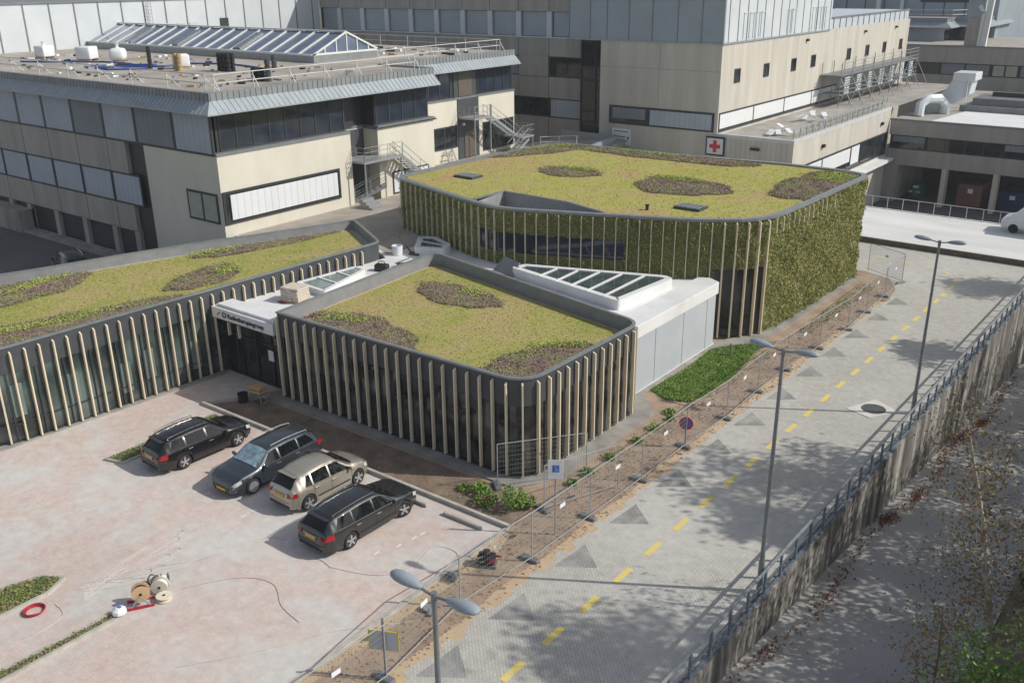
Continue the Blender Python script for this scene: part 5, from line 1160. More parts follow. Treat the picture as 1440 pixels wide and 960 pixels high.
# ------------------------------------------------------------------ cars
def interp(tab, y):
    if y <= tab[0][0]: return tab[0][1]
    for (a, u), (b, v) in zip(tab[:-1], tab[1:]):
        if y <= b:
            t = (y - a) / (b - a); t = t * t * (3 - 2 * t) * .5 + t * .5; return u + (v - u) * t
    return tab[-1][1]
def car(name, label, loc, rz, L, W, H, wb, fo, paint, hatch=False, steer=0, shield=False, rails=True):
    t = thing(name, label, 'car', (*loc, 0.02), rz, 'cars parked in the bays')
    yF = wb / 2 + fo; yR = yF - L; hw = W / 2; cowl = wb / 2 - .28 if not hatch else wb / 2 - .12; wst = cowl - .78; rr = yR + (.5 if not hatch else .55)
    zt_t = [(yR, .62), (yR + .04, .80), (yR + .1, .97), (rr - .06, H - .17), (rr + .12, H - .09), (rr + .6, H - .03), (wst - .9, H), (wst - .2, H - .02), (wst, H - .06), (cowl - .05, 1.0), (cowl + .06, .965), (yF - .45, .86), (yF - .16, .75), (yF - .03, .60), (yF, .5)]
    if hatch: zt_t = [(yR, .66), (yR + .05, .86), (yR + .12, 1.02), (rr - .14, H - .22), (rr + .05, H - .10), (rr + .5, H - .03), (wst - .7, H), (wst - .15, H - .04), (wst, H - .09), (cowl - .05, 1.04), (cowl + .06, 1.0), (yF - .45, .90), (yF - .16, .77), (yF - .03, .60), (yF, .5)]
    zb_t = [(yR, .60), (yR + .04, .74), (yR + .12, .93), (yR + .5, .97), (0, .93), (cowl, .90), (yF - .45, .80), (yF - .16, .70), (yF - .03, .56), (yF, .47)]
    w_t = [(yR, hw - .24), (yR + .08, hw - .13), (yR + .35, hw - .035), (yR + .9, hw), (wb / 2 - .3, hw), (yF - .5, hw - .05), (yF - .2, hw - .14), (yF - .07, hw - .25), (yF, hw - .42)]
    wt_t = [(yR, hw - .32), (yR + .1, hw - .24), (rr, hw - .33), (rr + .5, hw - .28), (wst, hw - .29), (cowl, hw - .13), (yF - .35, hw - .14), (yF - .1, hw - .24), (yF, hw - .38)]
    wr = .325
    def sec(y):
        w = interp(w_t, y); zb = interp(zb_t, y); zt = max(interp(zt_t, y), zb + .02); wt = min(interp(wt_t, y), w - .02); zs = .2 + (.07 if y > yF - .3 or y < yR + .25 else 0); ar = 0
        for yc in (-wb / 2, wb / 2):
            d = abs(y - yc)
            if d < wr + .045: ar = max(ar, .33 + math.sqrt(max(0, (wr + .045) ** 2 - d * d)))
        zs2 = max(zs, ar)
        return [(0, zs), (w - .24, zs), (w - .235, max(zs + .01, zs2 - .0)), (w - .035, zs2), (w - .005, max(zs2 + .01, zs + .16)), (w, max(zs2 + .02, .56)), (w - .012, max(zs2 + .03, zb - .12)), (w - .045, zb), (wt + .012, zt - .08 if zt - zb > .16 else zb + (zt - zb) * .5), (wt - .06, zt - .028 if zt - zb > .16 else zt - .006), (wt * .5, zt + .01), (0, zt + .022)]
    ysn = [yR + L * i / 110 for i in range(111)]
    g = MB(); vs = []; m = 12
    for y in ysn:
        s = sec(y); ringp = [(x, y, z) for x, z in s] + [(-x, y, z) for x, z in reversed(s[1:-1])]; vs += ringp
    n = 2 * m - 2; fs = [(i * n + k, i * n + (k + 1) % n, (i + 1) * n + (k + 1) % n, (i + 1) * n + k) for i in range(110) for k in range(n)]
    fs += [tuple(range(n)), tuple(range(110 * n, 111 * n))]
    g.add(vs, fs); body = g.build('body', paint, t, local=True, smooth=52)
    def side(y, u, s, lo=7, hi=8, off=.008):
        a, b = sec(y)[lo], sec(y)[hi]; x = a[0] + (b[0] - a[0]) * u; z = a[1] + (b[1] - a[1]) * u; return (s * (x + off), y, z + off * .3)
    def grid(pfun, nu, nv, nm, mat, par, sm=40):
        g = MB(); g.add([pfun(i / nu, j / nv) for i in range(nu + 1) for j in range(nv + 1)], [(i * (nv + 1) + j, (i + 1) * (nv + 1) + j, (i + 1) * (nv + 1) + j + 1, i * (nv + 1) + j + 1) for i in range(nu) for j in range(nv)])
        return g.build(nm, mat, par, local=True, smooth=sm)
    # side windows: front door, rear door, quarter
    bp = -.12; spans = [(bp + .04, cowl - .12, .0, .62), (bp - (.95 if not hatch else .8), bp - .04, 0, 0), (rr + .02 if not hatch else rr + .1, bp - (1.02 if not hatch else .88), .30 if not hatch else .22, 0)]
    for s in (-1, 1):
        for (a, b, la, lb) in spans:
            def pf(u, v, a=a, b=b, la=la, lb=lb, s=s):
                vv = .06 + .88 * v; ya = a + la * v * .8; yb = b - lb * v; y = ya + (yb - ya) * u; return side(y, vv, s)
            grid(pf, 8, 4, 'side_window', CARGLASS, t)
        g = MB(); pts = [side(y, 1.0, s, 7, 8, .012) for y in [cowl - .1 - (cowl - .1 - rr) * i / 14 for i in range(15)]]
        g.tube(pts, .012, 4); pts = [side(y, .0, s, 7, 8, .01) for y in [cowl - .1 - (cowl - .1 - rr - .1) * i / 14 for i in range(15)]]; g.tube(pts, .009, 4); g.build('window_trim', CHROME if not hatch else BLACKP, t, local=True)
        # door seams
        g = MB()
        for yy in (cowl - .22, bp, bp - .98 if not hatch else bp - .84):
            q = [sec(yy)[k] for k in (4, 5, 6, 7)]; g.tube([(s * (x + .001), yy, z) for x, z in q], .006, 4)
        g.build('door_seam', BLACKP, t, local=True)
        for yy in (bp + .14, bp - .84 if not hatch else bp - .7):
            x, z = sec(yy)[6]; g = MB(); g.obox((s * (x + .02), yy, z + .0), (0, 1, 0), .2, .03, .03); g.build('door_handle', CHROME, t, local=True)
        x, z = sec(cowl - .3)[7]; g = MB(); g.obox((s * (x + .13), cowl - .32, z + .06), (0, 1, 0), .1, .2, .13); g.build('mirror', paint, t, local=True, bevel=.03, smooth=60)
        # lights
        g = MB(); pr = [(yR + .015 + (.36 if not hatch else .24) * i / 6) for i in range(7)]
        lo_, hi_ = (.70, .93) if not hatch else (.72, .98)
        vs = []
        for y in pr: w_ = interp(w_t, y); vs += [(s * (w_ + .006), y, lo_ + .02), (s * (w_ - .02), y, max(lo_ + .04, min(hi_, interp(zb_t, y) - .02)))]
        vs = [(s * (interp(w_t, yR) - .17), yR - .012, lo_), (s * (interp(w_t, yR) - .17), yR + .03, hi_ - .05)] + vs
        g.add(vs, [(2 * i, 2 * i + 1, 2 * i + 3, 2 * i + 2) for i in range(7)]); g.build('tail_light', TAILR, t, local=True)
        pr = [yF - .02 - .38 * i / 6 for i in range(7)]; vs = []
        for y in pr: w_ = interp(w_t, y); zb_ = interp(zb_t, y); vs += [(s * (w_ + .006), y, zb_ - .14), (s * (w_ - .035), y, zb_ + .008)]
        vs = [(s * (interp(w_t, yF) - .18), yF + .012, .47), (s * (interp(w_t, yF) - .18), yF - .05, .60)] + vs
        g = MB(); g.add(vs, [(2 * i, 2 * i + 1, 2 * i + 3, 2 * i + 2) for i in range(7)]); g.build('headlight', HEADL, t, local=True)
        # wheels
        for yc in (-wb / 2, wb / 2):
            wh = bpy.data.objects.new('wheel', None); col.objects.link(wh); wh.parent = t; wh.location = (s * (hw - .12), yc, .325); wh.empty_display_size = .1
            if yc > 0: wh.rotation_euler = (0, 0, steer)
            g = MB(); g.lathe([(.2, -.1), (.29, -.105), (.32, -.07), (.325, 0), (.32, .07), (.29, .105), (.22, .1)], axis='x', n=26); g.build('tyre', RUBBER, wh, local=True, smooth=40)
            g = MB(); g.lathe([(.225, s * .1 - .02), (.225, s * .1 + .0), (.2, s * .1)], axis='x', n=26)
            for k in range(5):
                a = 2 * math.pi * k / 5 + .3; c = (s * .107, .11 * math.cos(a), .11 * math.sin(a)); g.obox(c, (0, math.cos(a), math.sin(a)), .2, .02, .075)
            g.lathe([(.05, s * .1), (.05, s * .12)], axis='x', n=10); g.build('rim', RIM, wh, local=True)
            g = MB(); g.lathe([(.19, s * .094), (.19, s * .102)], axis='x', n=20); g.build('brake_disc', BLACKP, wh, local=True)
        if rails:
            g = MB(); g.tube([(s * (interp(wt_t, y) - .06), y, interp(zt_t, y) + .055) for y in [rr + .15 + (wst - .2 - rr - .15) * i / 8 for i in range(9)]], .017, 6)
            for y in (rr + .15, (rr + wst) / 2, wst - .2): x = interp(wt_t, y) - .06; g.tube([(s * x, y, interp(zt_t, y) - .01), (s * x, y, interp(zt_t, y) + .055)], .015, 5)
            g.build('roof_rail', GALV if shield else BLACKP if hatch else CHROME, t, local=True)
    def topf(y, v, off=.008):
        s = sec(y); c = v * 2 - 1; a = abs(c)
        P = [s[11], s[10], s[9], s[8]]; T = [0, .52, .88, 1.0]
        for (p, q), (ta, tb) in zip(zip(P[:-1], P[1:]), zip(T[:-1], T[1:])):
            if a <= tb + 1e-6: f = (a - ta) / (tb - ta); x = p[0] + (q[0] - p[0]) * f; z = p[1] + (q[1] - p[1]) * f; break
        return (math.copysign(x, c), y, z + off)
    g1 = lambda u, v: topf(wst + .04 + (cowl - .02 - wst - .04) * u, .03 + .94 * v, .012)
    grid(g1, 10, 12, 'windscreen', M('silver sunshade glass', (.30, .42, .48), (.12, .18, .22), .08, 4) if shield else CARGLASS, t)
    y1, y2 = yR + .13, rr - .04
    grid(lambda u, v: tuple(np.array(topf(y1 + (y2 - y1) * u, .07 + .86 * v, .01)) + np.array((0, -.008, 0))), 8, 12, 'rear_window', CARGLASS, t)
    for yy, zz, s in ((yR - .012, .72, -1), (yF + .012, .36, 1)):
        g = MB(); g.box(-.26, .26, yy - .006, yy + .006, zz - .055, zz + .055); g.build('number_plate', PLATE, t, local=True)
    g = MB(); g.box(-.5, .5, yF - .005, yF + .01, .42, .49); g.box(-.42, .42, yF - .01, yF + .006, .24, .3); g.build('grille', BLACKP, t, local=True)
    g = MB(); g.box(-hw + .22, hw - .22, yR - .03, yR + .1, .38, .52); g.build('rear_bumper', paint, t, local=True, bevel=.03)
    g = MB(); g.box(-.35, .35, yR - .014, yR + .02, .8 if hatch else .79, .815 if hatch else .81); g.build('boot_trim', CHROME, t, local=True)
    g = MB(); g.obox((0, rr - .09, interp(zt_t, rr - .02) + .012), (1, 0, 0), 2 * (interp(wt_t, rr) - .06), .14, .03); g.build('roof_spoiler', paint, t, local=True, bevel=.01)
    g = MB(); g.box(-hw + .3, hw - .3, yR - .034, yR - .02, .3, .38); g.build('bumper_trim', BLACKP, t, local=True)
    for s in (-1, 1): g = MB(); g.box(s * (hw + .002) - .012, s * (hw + .002) + .012, -wb / 2 + .45, wb / 2 - .45, .42, .47); g.build('door_trim', BLACKP, t, local=True)
    g = MB(); g.obox((0, y1 + .1, interp(zt_t, y1 + .1) + .02), (1, .0, .0), .5, .02, .015); g.build('rear_wiper', BLACKP, t, local=True)
    return t
def paint(name, c, metal=.5, rough=.35):
    m, nt, b = new_mat(name); b.inputs['Base Color'].default_value = (*c, 1); b.inputs['Metallic'].default_value = metal; b.inputs['Roughness'].default_value = rough
    v = objvec(nt); nt.links.new(ramp(nt, noise(nt, v, 5, 6, .7), [(.3, rough * .75), (.75, min(1, rough * 1.5))]), b.inputs['Roughness'])
    b.inputs['Coat Weight'].default_value = 1; b.inputs['Coat Roughness'].default_value = .07; return m
P_BLACK = paint('black car paint', (.010, .010, .012), .3, .3); P_BLACK2 = paint('off black car paint', (.028, .030, .030), .45, .35)
P_GREY = paint('slate blue car paint', (.055, .068, .082), .6, .35); P_BEIGE = paint('sand beige car paint', (.40, .365, .305), .55, .38)
car('parked_car', 'glossy black estate car, the farthest left of the four parked cars', (-32.85, 20.3), R(-2), 4.57, 1.77, 1.48, 2.6, .9, P_BLACK)
car('parked_car', 'slate grey estate car parked nose out between a black and a beige car', (-29.0, 20.72), R(181), 4.66, 1.81, 1.47, 2.68, .88, P_GREY, shield=True)
car('parked_car', 'sand beige hatchback between the slate grey and the nearer black estate car', (-26.2, 21.15), R(-1), 4.0, 1.75, 1.52, 2.5, .78, P_BEIGE, hatch=True, rails=False)
car('parked_car', 'black estate car with turned front wheels, nearest to the empty bay', (-23.05, 20.42), R(-1), 4.7, 1.8, 1.47, 2.68, .92, P_BLACK2, steer=R(-18), rails=True)
c5 = car('parked_car', 'dark car behind the left pavilion roof, mostly hidden by its parapet', (-63.0, 31.0), R(75), 4.4, 1.8, 1.5, 2.6, .85, P_BLACK); c5['group'] = 'cars behind the left pavilion'
c6 = car('parked_car', 'blue car by the ground floor windows behind the left pavilion', (-57.6, 32.6), R(80), 4.4, 1.8, 1.5, 2.6, .85, paint('blue car paint', (.05, .12, .25))); c6['group'] = 'cars behind the left pavilion'

# ------------------------------------------------------------------ parking islands and small things on the lot
def island(poly, label, z=.1, grass=True, dens=650):
    t = thing('planted_island', label, 'island', (poly[0][0], poly[0][1], 0), group='kerbed islands of the parking lot')
    g = MB(); o = round_poly(poly, [.12] * len(poly), 4); i = offset_poly(o, .12)
    if sum((b[0] - a[0]) * (b[1] + a[1]) for a, b in zip(poly, poly[1:] + poly[:1])) > 0: i = offset_poly(o, -.12)
    ring(o, i, 0, z, g); g.build('kerb', KERB, t)
    g = MB(); g.sheet(i, z - .03); g.build('soil', SOIL2, t)
    P = sample_poly(i, dens); leaves('grass', np.c_[P, z + rng.uniform(-.02, .06, len(P))], (.04, .10), L_TURF, t, up=.4, upj=.9, flat=.7, kind='stuff')
island([(-35.5, 17.3), (-34.5, 17.6), (-34.45, 22.9), (-35.5, 22.9)], 'small kerbed island with grass beside the leftmost black car')
island([(-29.8, 5.0), (-28.3, 5.0), (-28.25, 11.2), (-28.7, 12.0), (-29.4, 11.6), (-29.8, 10.5)], 'wide grassy island at the left edge behind the red hose')
island([(-25.95, 4.0), (-25.25, 4.0), (-25.2, 11.9), (-25.65, 12.0)], 'long narrow island with thin grass at the bottom left', dens=420)
hs = MB(); hs.m = 0
for k in range(3): hs.tube([(-27.75 + (.27 + .025 * k) * math.cos(a * math.pi / 12), 10.4 + (.27 + .025 * k) * math.sin(a * math.pi / 12), .04 + .03 * k) for a in range(25)], .022, 6)
hs.tube([(-27.4, 10.4, .1), (-27.7, 10.1, .05), (-28.0, 10.1, .04)], .022, 6)
tag(hs.build('red_hose', REDP, smooth=60), 'coil of red hose lying on the paving by the wide grassy island', 'hose')
def drum(label, loc, r, w, axis, flange, core, name='cable_drum', z=None):
    r *= .85; w *= .85
    t = thing(name, label, 'cable drum', (loc[0], loc[1], 0), loc[2], 'cable drums on the parking lot'); c = (0, 0, z if z is not None else r + .02)
    g = MB(); g.lathe([(r, -w / 2), (r, -w / 2 + .03)], c, axis, 24); g.build('flange', flange, t, local=True); g = MB(); g.lathe([(r, w / 2 - .03), (r, w / 2)], c, axis, 24); g.build('flange', flange, t, local=True)
    g = MB(); g.lathe([(r * .72, -w / 2 + .03), (r * .75, 0), (r * .72, w / 2 - .03)], c, axis, 20); g.build('cable_winding', core, t, local=True, smooth=40)
    g = MB(); g.lathe([(.05, -w / 2 - .01), (.05, w / 2 + .01)], c, axis, 10); g.build('hub', BLACKP, t, local=True); return t
drum('cable drum with an orange plywood side and black cable, on a red stand', (-25.35, 12.75, R(58)), .34, .34, 'y', PLY, BLACKP, z=.45)
drum('upright pale cable drum wound with white cable behind the black one', (-25.35, 13.45, R(40)), .33, .3, 'y', PLY_W, WHITEP)
drum('pale cable drum lying flat beside the stand', (-24.95, 13.3, 0), .3, .18, 'z', PLY_W, PLY, z=.11)
drum('small brown cable drum at the back of the group', (-25.95, 13.55, R(20)), .22, .24, 'x', BARK_D, WHITEP)
drum('small cable drum with a white roll, at the far side of the group', (-25.8, 13.9, R(60)), .18, .3, 'x', BARK_D, WHITEP)
stn = thing('drum_stand', 'low red steel stand holding the plywood cable drum', 'stand', (-25.35, 12.7, 0), R(58))
g = MB(); g.beam((-.42, -.22, .04), (.42, -.22, .04), .08, .07); g.beam((-.42, .22, .04), (.42, .22, .04), .08, .07); g.build('base_bar', REDP, stn, local=True)
g = MB(); g.beam((-.3, -.22, .05), (0, -.22, .45), .04, .04); g.beam((.3, -.22, .05), (0, -.22, .45), .04, .04); g.beam((-.3, .22, .05), (0, .22, .45), .04, .04); g.beam((.3, .22, .05), (0, .22, .45), .04, .04); g.build('bracket', GALV, stn, local=True)
def curve_pts(pts, n=8):
    P = [Vector((*p, 0)) for p in pts]; P = [P[0]] + P + [P[-1]]; out = []
    for i in range(1, len(P) - 2):
        for k in range(n):
            t = k / n; a, b, c, d = P[i - 1:i + 3]; q = .5 * ((2 * b) + (-a + c) * t + (2 * a - 5 * b + 4 * c - d) * t * t + (-a + 3 * b - 3 * c + d) * t ** 3); out.append(q)
    out.append(P[-2]); return out
def cable(pts, r, mat, label, grp='cables trailing over the parking lot'):
    g = MB(); g.tube([(p.x, p.y, .012 + r) for p in curve_pts(pts)], r, 4); tag(g.build('cable', mat), label, 'cable', grp)
cable([(-27.9, 12.2), (-26.9, 14.0), (-25.7, 15.8), (-25.3, 17.5), (-24.4, 18.0), (-23.4, 17.6), (-22.6, 17.9), (-21.9, 17.8)], .011, CABLE_G, 'pale cable running from the island towards the nearest black car')
cable([(-27.8, 12.3), (-26.8, 13.6), (-26.3, 14.6), (-25.6, 16.4)], .012, CABLE_G, 'short pale cable beside the long one from the island')
cable([(-25.0, 14.0), (-24.0, 15.5), (-22.8, 16.0), (-21.6, 15.4), (-20.5, 15.2)], .009, CABLE_D, 'thin grey cable curving across the middle of the lot')
cable([(-22.0, 17.8), (-20.4, 18.4), (-19.7, 19.4), (-19.9, 20.9), (-18.9, 21.0), (-18.8, 19.5)], .010, CABLE_G, 'pale cable looping in the empty bay near the fence')
cable([(-21.8, 11.6), (-20.5, 13.4), (-19.4, 15.4), (-18.3, 16.6), (-17.6, 17.5)], .011, CABLE_G, 'pale cable running under the fence near the first lamp post')
cable([(-27.6, 11.0), (-26.8, 10.8), (-26.6, 9.6), (-26.9, 8.4)], .010, CABLE_G, 'pale cable near the red hose coil')
cable([(-28.3, 9.6), (-27.6, 9.0), (-26.6, 8.6), (-26.2, 8.0)], .010, CABLE_D, 'grey cable between the two islands at the bottom left')
for i in range(7):
    a = .9 + i * .13; L = 1.6 + .35 * i; dx, dy = math.cos(a), math.sin(a); w = .12 * (1 if i % 2 else -1)
    cable([(-27.8 + .05 * i, 11.8 + .05 * i), (-27.7 + dx * .3 - w, 12.2 + dy * .3), (-27.7 + dx * L * .5 + w * 1.6, 12.1 + dy * L * .5), (-27.7 + dx * L + w, 12.1 + dy * L), (-27.75 + dx * L * 1.05 - w * 2.2, 12.3 + dy * L), (-27.7 + dx * L * .6 - w * 3, 12.2 + dy * L * .55), (-27.5 + .08 * i, 11.9 - .04 * i)], .009, CABLE_G,
          '%s strand of the tangle of loose cables at the tip of the grassy island' % ORD[i], 'tangle of cables at the island tip')
bg = thing('litter', 'crumpled white and blue bag at the end of the narrow island', 'bag', (-25.35, 11.95, .1))
g = MB(); g.lathe([(.05, 0), (.24, .05), (.22, .16), (.1, .24)], n=9); g.m = 1; g.obox((0, .02, .22), (1, .3, 0), .16, .1, .05); g.build('bag', [WHITEP, SIGNB], bg, local=True)
# things by the entrance
cr = thing('crate_stack', 'yellow orange crates on a small cart at the entrance', 'crates', (-34.95, 25.0, 0), R(10))
for z in (.52, .72): g = MB(); g.box(-.36, .36, -.26, .26, z, z + .17); g.build('crate', PALLET, cr, local=True, bevel=.02)
g = MB(); g.box(-.36, .36, -.26, .26, .42, .47)
for x in (-.3, .3):
    for y in (-.2, .2): g.tube([(x, y, 0), (x, y, .45)], .03, 5)
g.beam((-.3, -.2, .1), (.3, -.2, .4), .03, .04); g.build('cart', GALV, cr, local=True)
bk = thing('bucket', 'black bucket beside the orange crates at the entrance', 'bucket', (-35.55, 24.55, 0)); g = MB(); g.lathe([(.2, 0), (.26, .48), (.23, .48), (.18, .04)], n=16); g.build('pail', BLACKP, bk, local=True)
# objects on the link roof
pl = thing('paving_pallet', 'wrapped stack of pale stones standing on the white entrance roof', 'pallet', (-37.25, 29.6, 3.42), R(10))
g = MB()
for i in range(5):
    for j in range(3): g.obox((-.38 + .38 * j, random.uniform(-.03, .03), .16 + i * .14), (0, 1, 0), .95, .36, .13)
g.build('stone_stack', M('cream stone', (.62, .55, .45), (.5, .44, .36), .8, 6), pl, local=True, bevel=.01); g = MB(); g.box(-.6, .6, -.5, .5, 0, .09); g.build('pallet_base', PALLET, pl, local=True)
bgz = thing('tool_bag', 'black tool bag on the white roof beside the pale rooflight', 'bag', (-37.4, 36.0, 3.42), .4); g = MB(); g.box(-.4, .4, -.25, .25, 0, .4); g.build('bag', BLACKP, bgz, local=True, bevel=.1, smooth=50); g = MB(); g.tube([(-.25, 0, .38), (-.15, 0, .55), (.15, 0, .55), (.25, 0, .38)], .03, 6); g.build('handle', BLACKP, bgz, local=True)
bgz = thing('tool_bag', 'smaller black bag farther along the white roof', 'bag', (-37.1, 37.3, 3.42), 1.0); g = MB(); g.box(-.28, .28, -.15, .15, 0, .2); g.build('bag', BLACKP, bgz, local=True, bevel=.06, smooth=50); g = MB(); g.beam((-.4, 0, .2), (.5, .1, .4), .06, .05); g.build('tool', GALV_D, bgz, local=True)
bkt = thing('bucket', 'white bucket standing by the rear corner of the left pavilion roof', 'bucket', (-39.0, 38.9, 3.44)); g = MB(); g.lathe([(.3, 0), (.33, .55), (.3, .55), (.28, .1)], n=16); g.build('pail', WHITEP, bkt, local=True)
wd = thing('timber_pile', 'brown timber offcuts beside the white bucket on the roof', 'timber', (-38.5, 39.5, 3.44))
g = MB(); g.beam((-.2, .2, .05), (-.6, -.3, 1.0), .14, .1); g.beam((0, 0, .06), (.7, .3, .1), .16, .1); g.beam((.1, -.2, .06), (.8, -.1, .08), .14, .1); g.build('board', BARK_D, wd, local=True)
gb = thing('leaning_panel', 'grey panel leaning beside the pointed end of the large rooflight', 'panel', (-31.4, 39.8, 3.44), R(-15))
g = MB(); g.add([(-.9, -.3, 0), (.9, -.3, 0), (.9, .25, .75), (-.5, .25, .8), (-.9, -.27, .0), (.9, -.27, 0), (.9, .3, .72), (-.5, .3, .77)], [(0, 1, 2, 3), (7, 6, 5, 4), (0, 4, 5, 1), (1, 5, 6, 2), (2, 6, 7, 3), (3, 7, 4, 0)]); g.build('sheet', FASCIA_L, gb, local=True)
g = MB(); g.prism([(-37.9, 28.9), (-37.4, 28.8), (-37.2, 29.3), (-37.8, 29.4)], 3.43, 3.44); tag(g.build('red_cloth', REDP), 'flat scrap of red material on the white roof beside the stone stack', 'cloth')
# tool machine on the soil strip
tm = thing('compactor', 'small dark machine with red parts on the sandy strip inside the fence', 'machine', (-17.75, 21.2, 0), .5)
g = MB(); g.box(-.3, .3, -.2, .2, .12, .42); g.lathe([(.14, .42), (.16, .55), (.1, .6)], n=10); g.build('engine', BLACKP, tm, local=True, bevel=.04)
g = MB(); g.beam((-.05, .2, .3), (.5, .1, .3), .06, .06); g.box(.1, .3, -.23, -.2, .2, .38); g.build('red_part', REDP, tm, local=True)
g = MB(); g.tube([(-.1, -.1, .4), (-.3, -.9, .75), (.1, -.95, .75)], .02, 5); g.box(-.35, .35, -.25, .25, 0, .1); g.build('base', GALV_D, tm, local=True)
for i, (x, y, lab) in enumerate(((-18.2, 19.95, 'small heap of grey pieces on the sandy strip beside the fence'), (-17.6, 18.2, 'grey pieces lying near the first fence panels'), (-19.2, 25.1, 'dark heap of earth at the foot of the pavilion corner'))):
    g = MB(); [g.obox((x + random.uniform(-.16, .16), y + random.uniform(-.16, .16), .05 + .02 * k), (random.uniform(-1, 1), random.uniform(-1, 1), random.uniform(-.2, .2)), random.uniform(.2, .38), random.uniform(.12, .3), random.uniform(.04, .09)) for k in range(5)]; o = tag(g.build('ground_heap', SOIL2 if i == 2 else FASCIA_L, bevel=.02), lab, 'heap'); 
# ------------------------------------------------------------------ shrubs
def shrub(x, y, r, h, label, n=380, mat=L_SHRUB, stem=True):
    r *= .78; n = int(n * .7)
    t = thing('shrub', label, 'shrub', (x, y, 0), group='young shrubs in the planting strip')
    a = rng.uniform(0, 6.28, n); c = rng.uniform(-1, 1, n); rad = rng.uniform(.35, 1, n) ** .6
    P = np.stack([r * rad * np.cos(a) * np.sqrt(1 - c * c * .8), r * rad * np.sin(a) * np.sqrt(1 - c * c * .8), h * .55 + h * .45 * c * rad], 1)
    leaves('foliage', P, (.07, .16), mat, t, up=.3, upj=1, local=True)
    g = MB()
    for k in range(5): b = k * 1.3; g.tube([(0, 0, 0), (r * .4 * math.cos(b), r * .4 * math.sin(b), h * .5), (r * .8 * math.cos(b), r * .8 * math.sin(b), h * .85)], [.018, .012, .005], 5)
    g.build('stem', BARK_D, t, local=True)
shrub(-21.0, 24.75, .5, .45, 'low bushy shrub beside the foot block at the pavilion corner'); shrub(-20.3, 24.3, .6, .5, 'shrub with red blooms before the near pavilion corner', 480)
g = MB()
for k in range(12): g.lathe([(.01, 0), (.03, .02), (.01, .04)], (-20.15 + random.uniform(-.15, .15), 24.05 + random.uniform(-.1, .1), .25 + random.uniform(0, .15)), n=6)
o = g.build('bloom', REDP); sh = [x for x in bpy.data.objects if x.name.startswith('shrub') and abs(x.location.x + 20.3) < .01][0]; o.parent = sh; o.location = -sh.location
shrub(-19.2, 24.6, .65, 1.0, 'tallest shrub, leafy on a bent stem, by the corner of the parking kerb', 620); shrub(-18.75, 25.0, .35, .6, 'small shrub touching the tallest one by the parking kerb', 220)
shrub(-21.7, 24.6, .3, .25, 'tiny shrub nearest to the shaded pavilion wall', 150)
for x, y, r, lab in ((-18.5, 28.6, .4, 'first small clump along the paved edge behind the parking sign'), (-18.5, 27.5, .28, 'tiny clump just behind the parking sign'), (-18.45, 30.2, .38, 'second small clump along the paved edge'), (-18.3, 32.2, .35, 'third small clump along the paved edge'), (-18.35, 33.8, .4, 'clump near the end of the pavilion side'), (-18.6, 35.6, .4, 'clump just before the green lawn'), (-18.2, 35.0, .25, 'tiny clump beside the one before the lawn')):
    shrub(x, y, r, .22, lab, 170, L_SHRUB)
P = sample_poly([(-18.0, 49), (-17.2, 49), (-17.1, 60), (-17.9, 60)], 60); tag(leaves('weeds', np.c_[P, rng.uniform(0, .12, len(P))], (.07, .16), L_GRASS, up=1, upj=.8), 'thin weeds along the foot of the green wall', 'weeds', kind='stuff')
# fallen leaves along the retaining wall
pts = []
for i in range(9000):
    y = random.uniform(15, 62); f = max(0, math.sin(y * 1.1 + math.sin(y * .5) * 2)) * (.5 + .5 * math.sin(y * .37 + 1))
    if random.random() > .12 + .88 * f ** .8: continue
    x = wx(y) + .55 + .25 * math.sin(y * .5) + random.gauss(0, .17); pts.append((x, y, lowz(y) + .02 + random.uniform(0, .05)))
for i in range(160): y = random.uniform(15, 60); pts.append((random.uniform(wx(y) + .2, -3.6), y, lowz(y) + .02))
tag(leaves('fallen_leaves', np.array(pts), (.07, .14), L_FALL, up=1., upj=.5, aspect=.8), 'drift of rust brown fallen leaves along the foot of the retaining wall', 'leaves', kind='stuff')

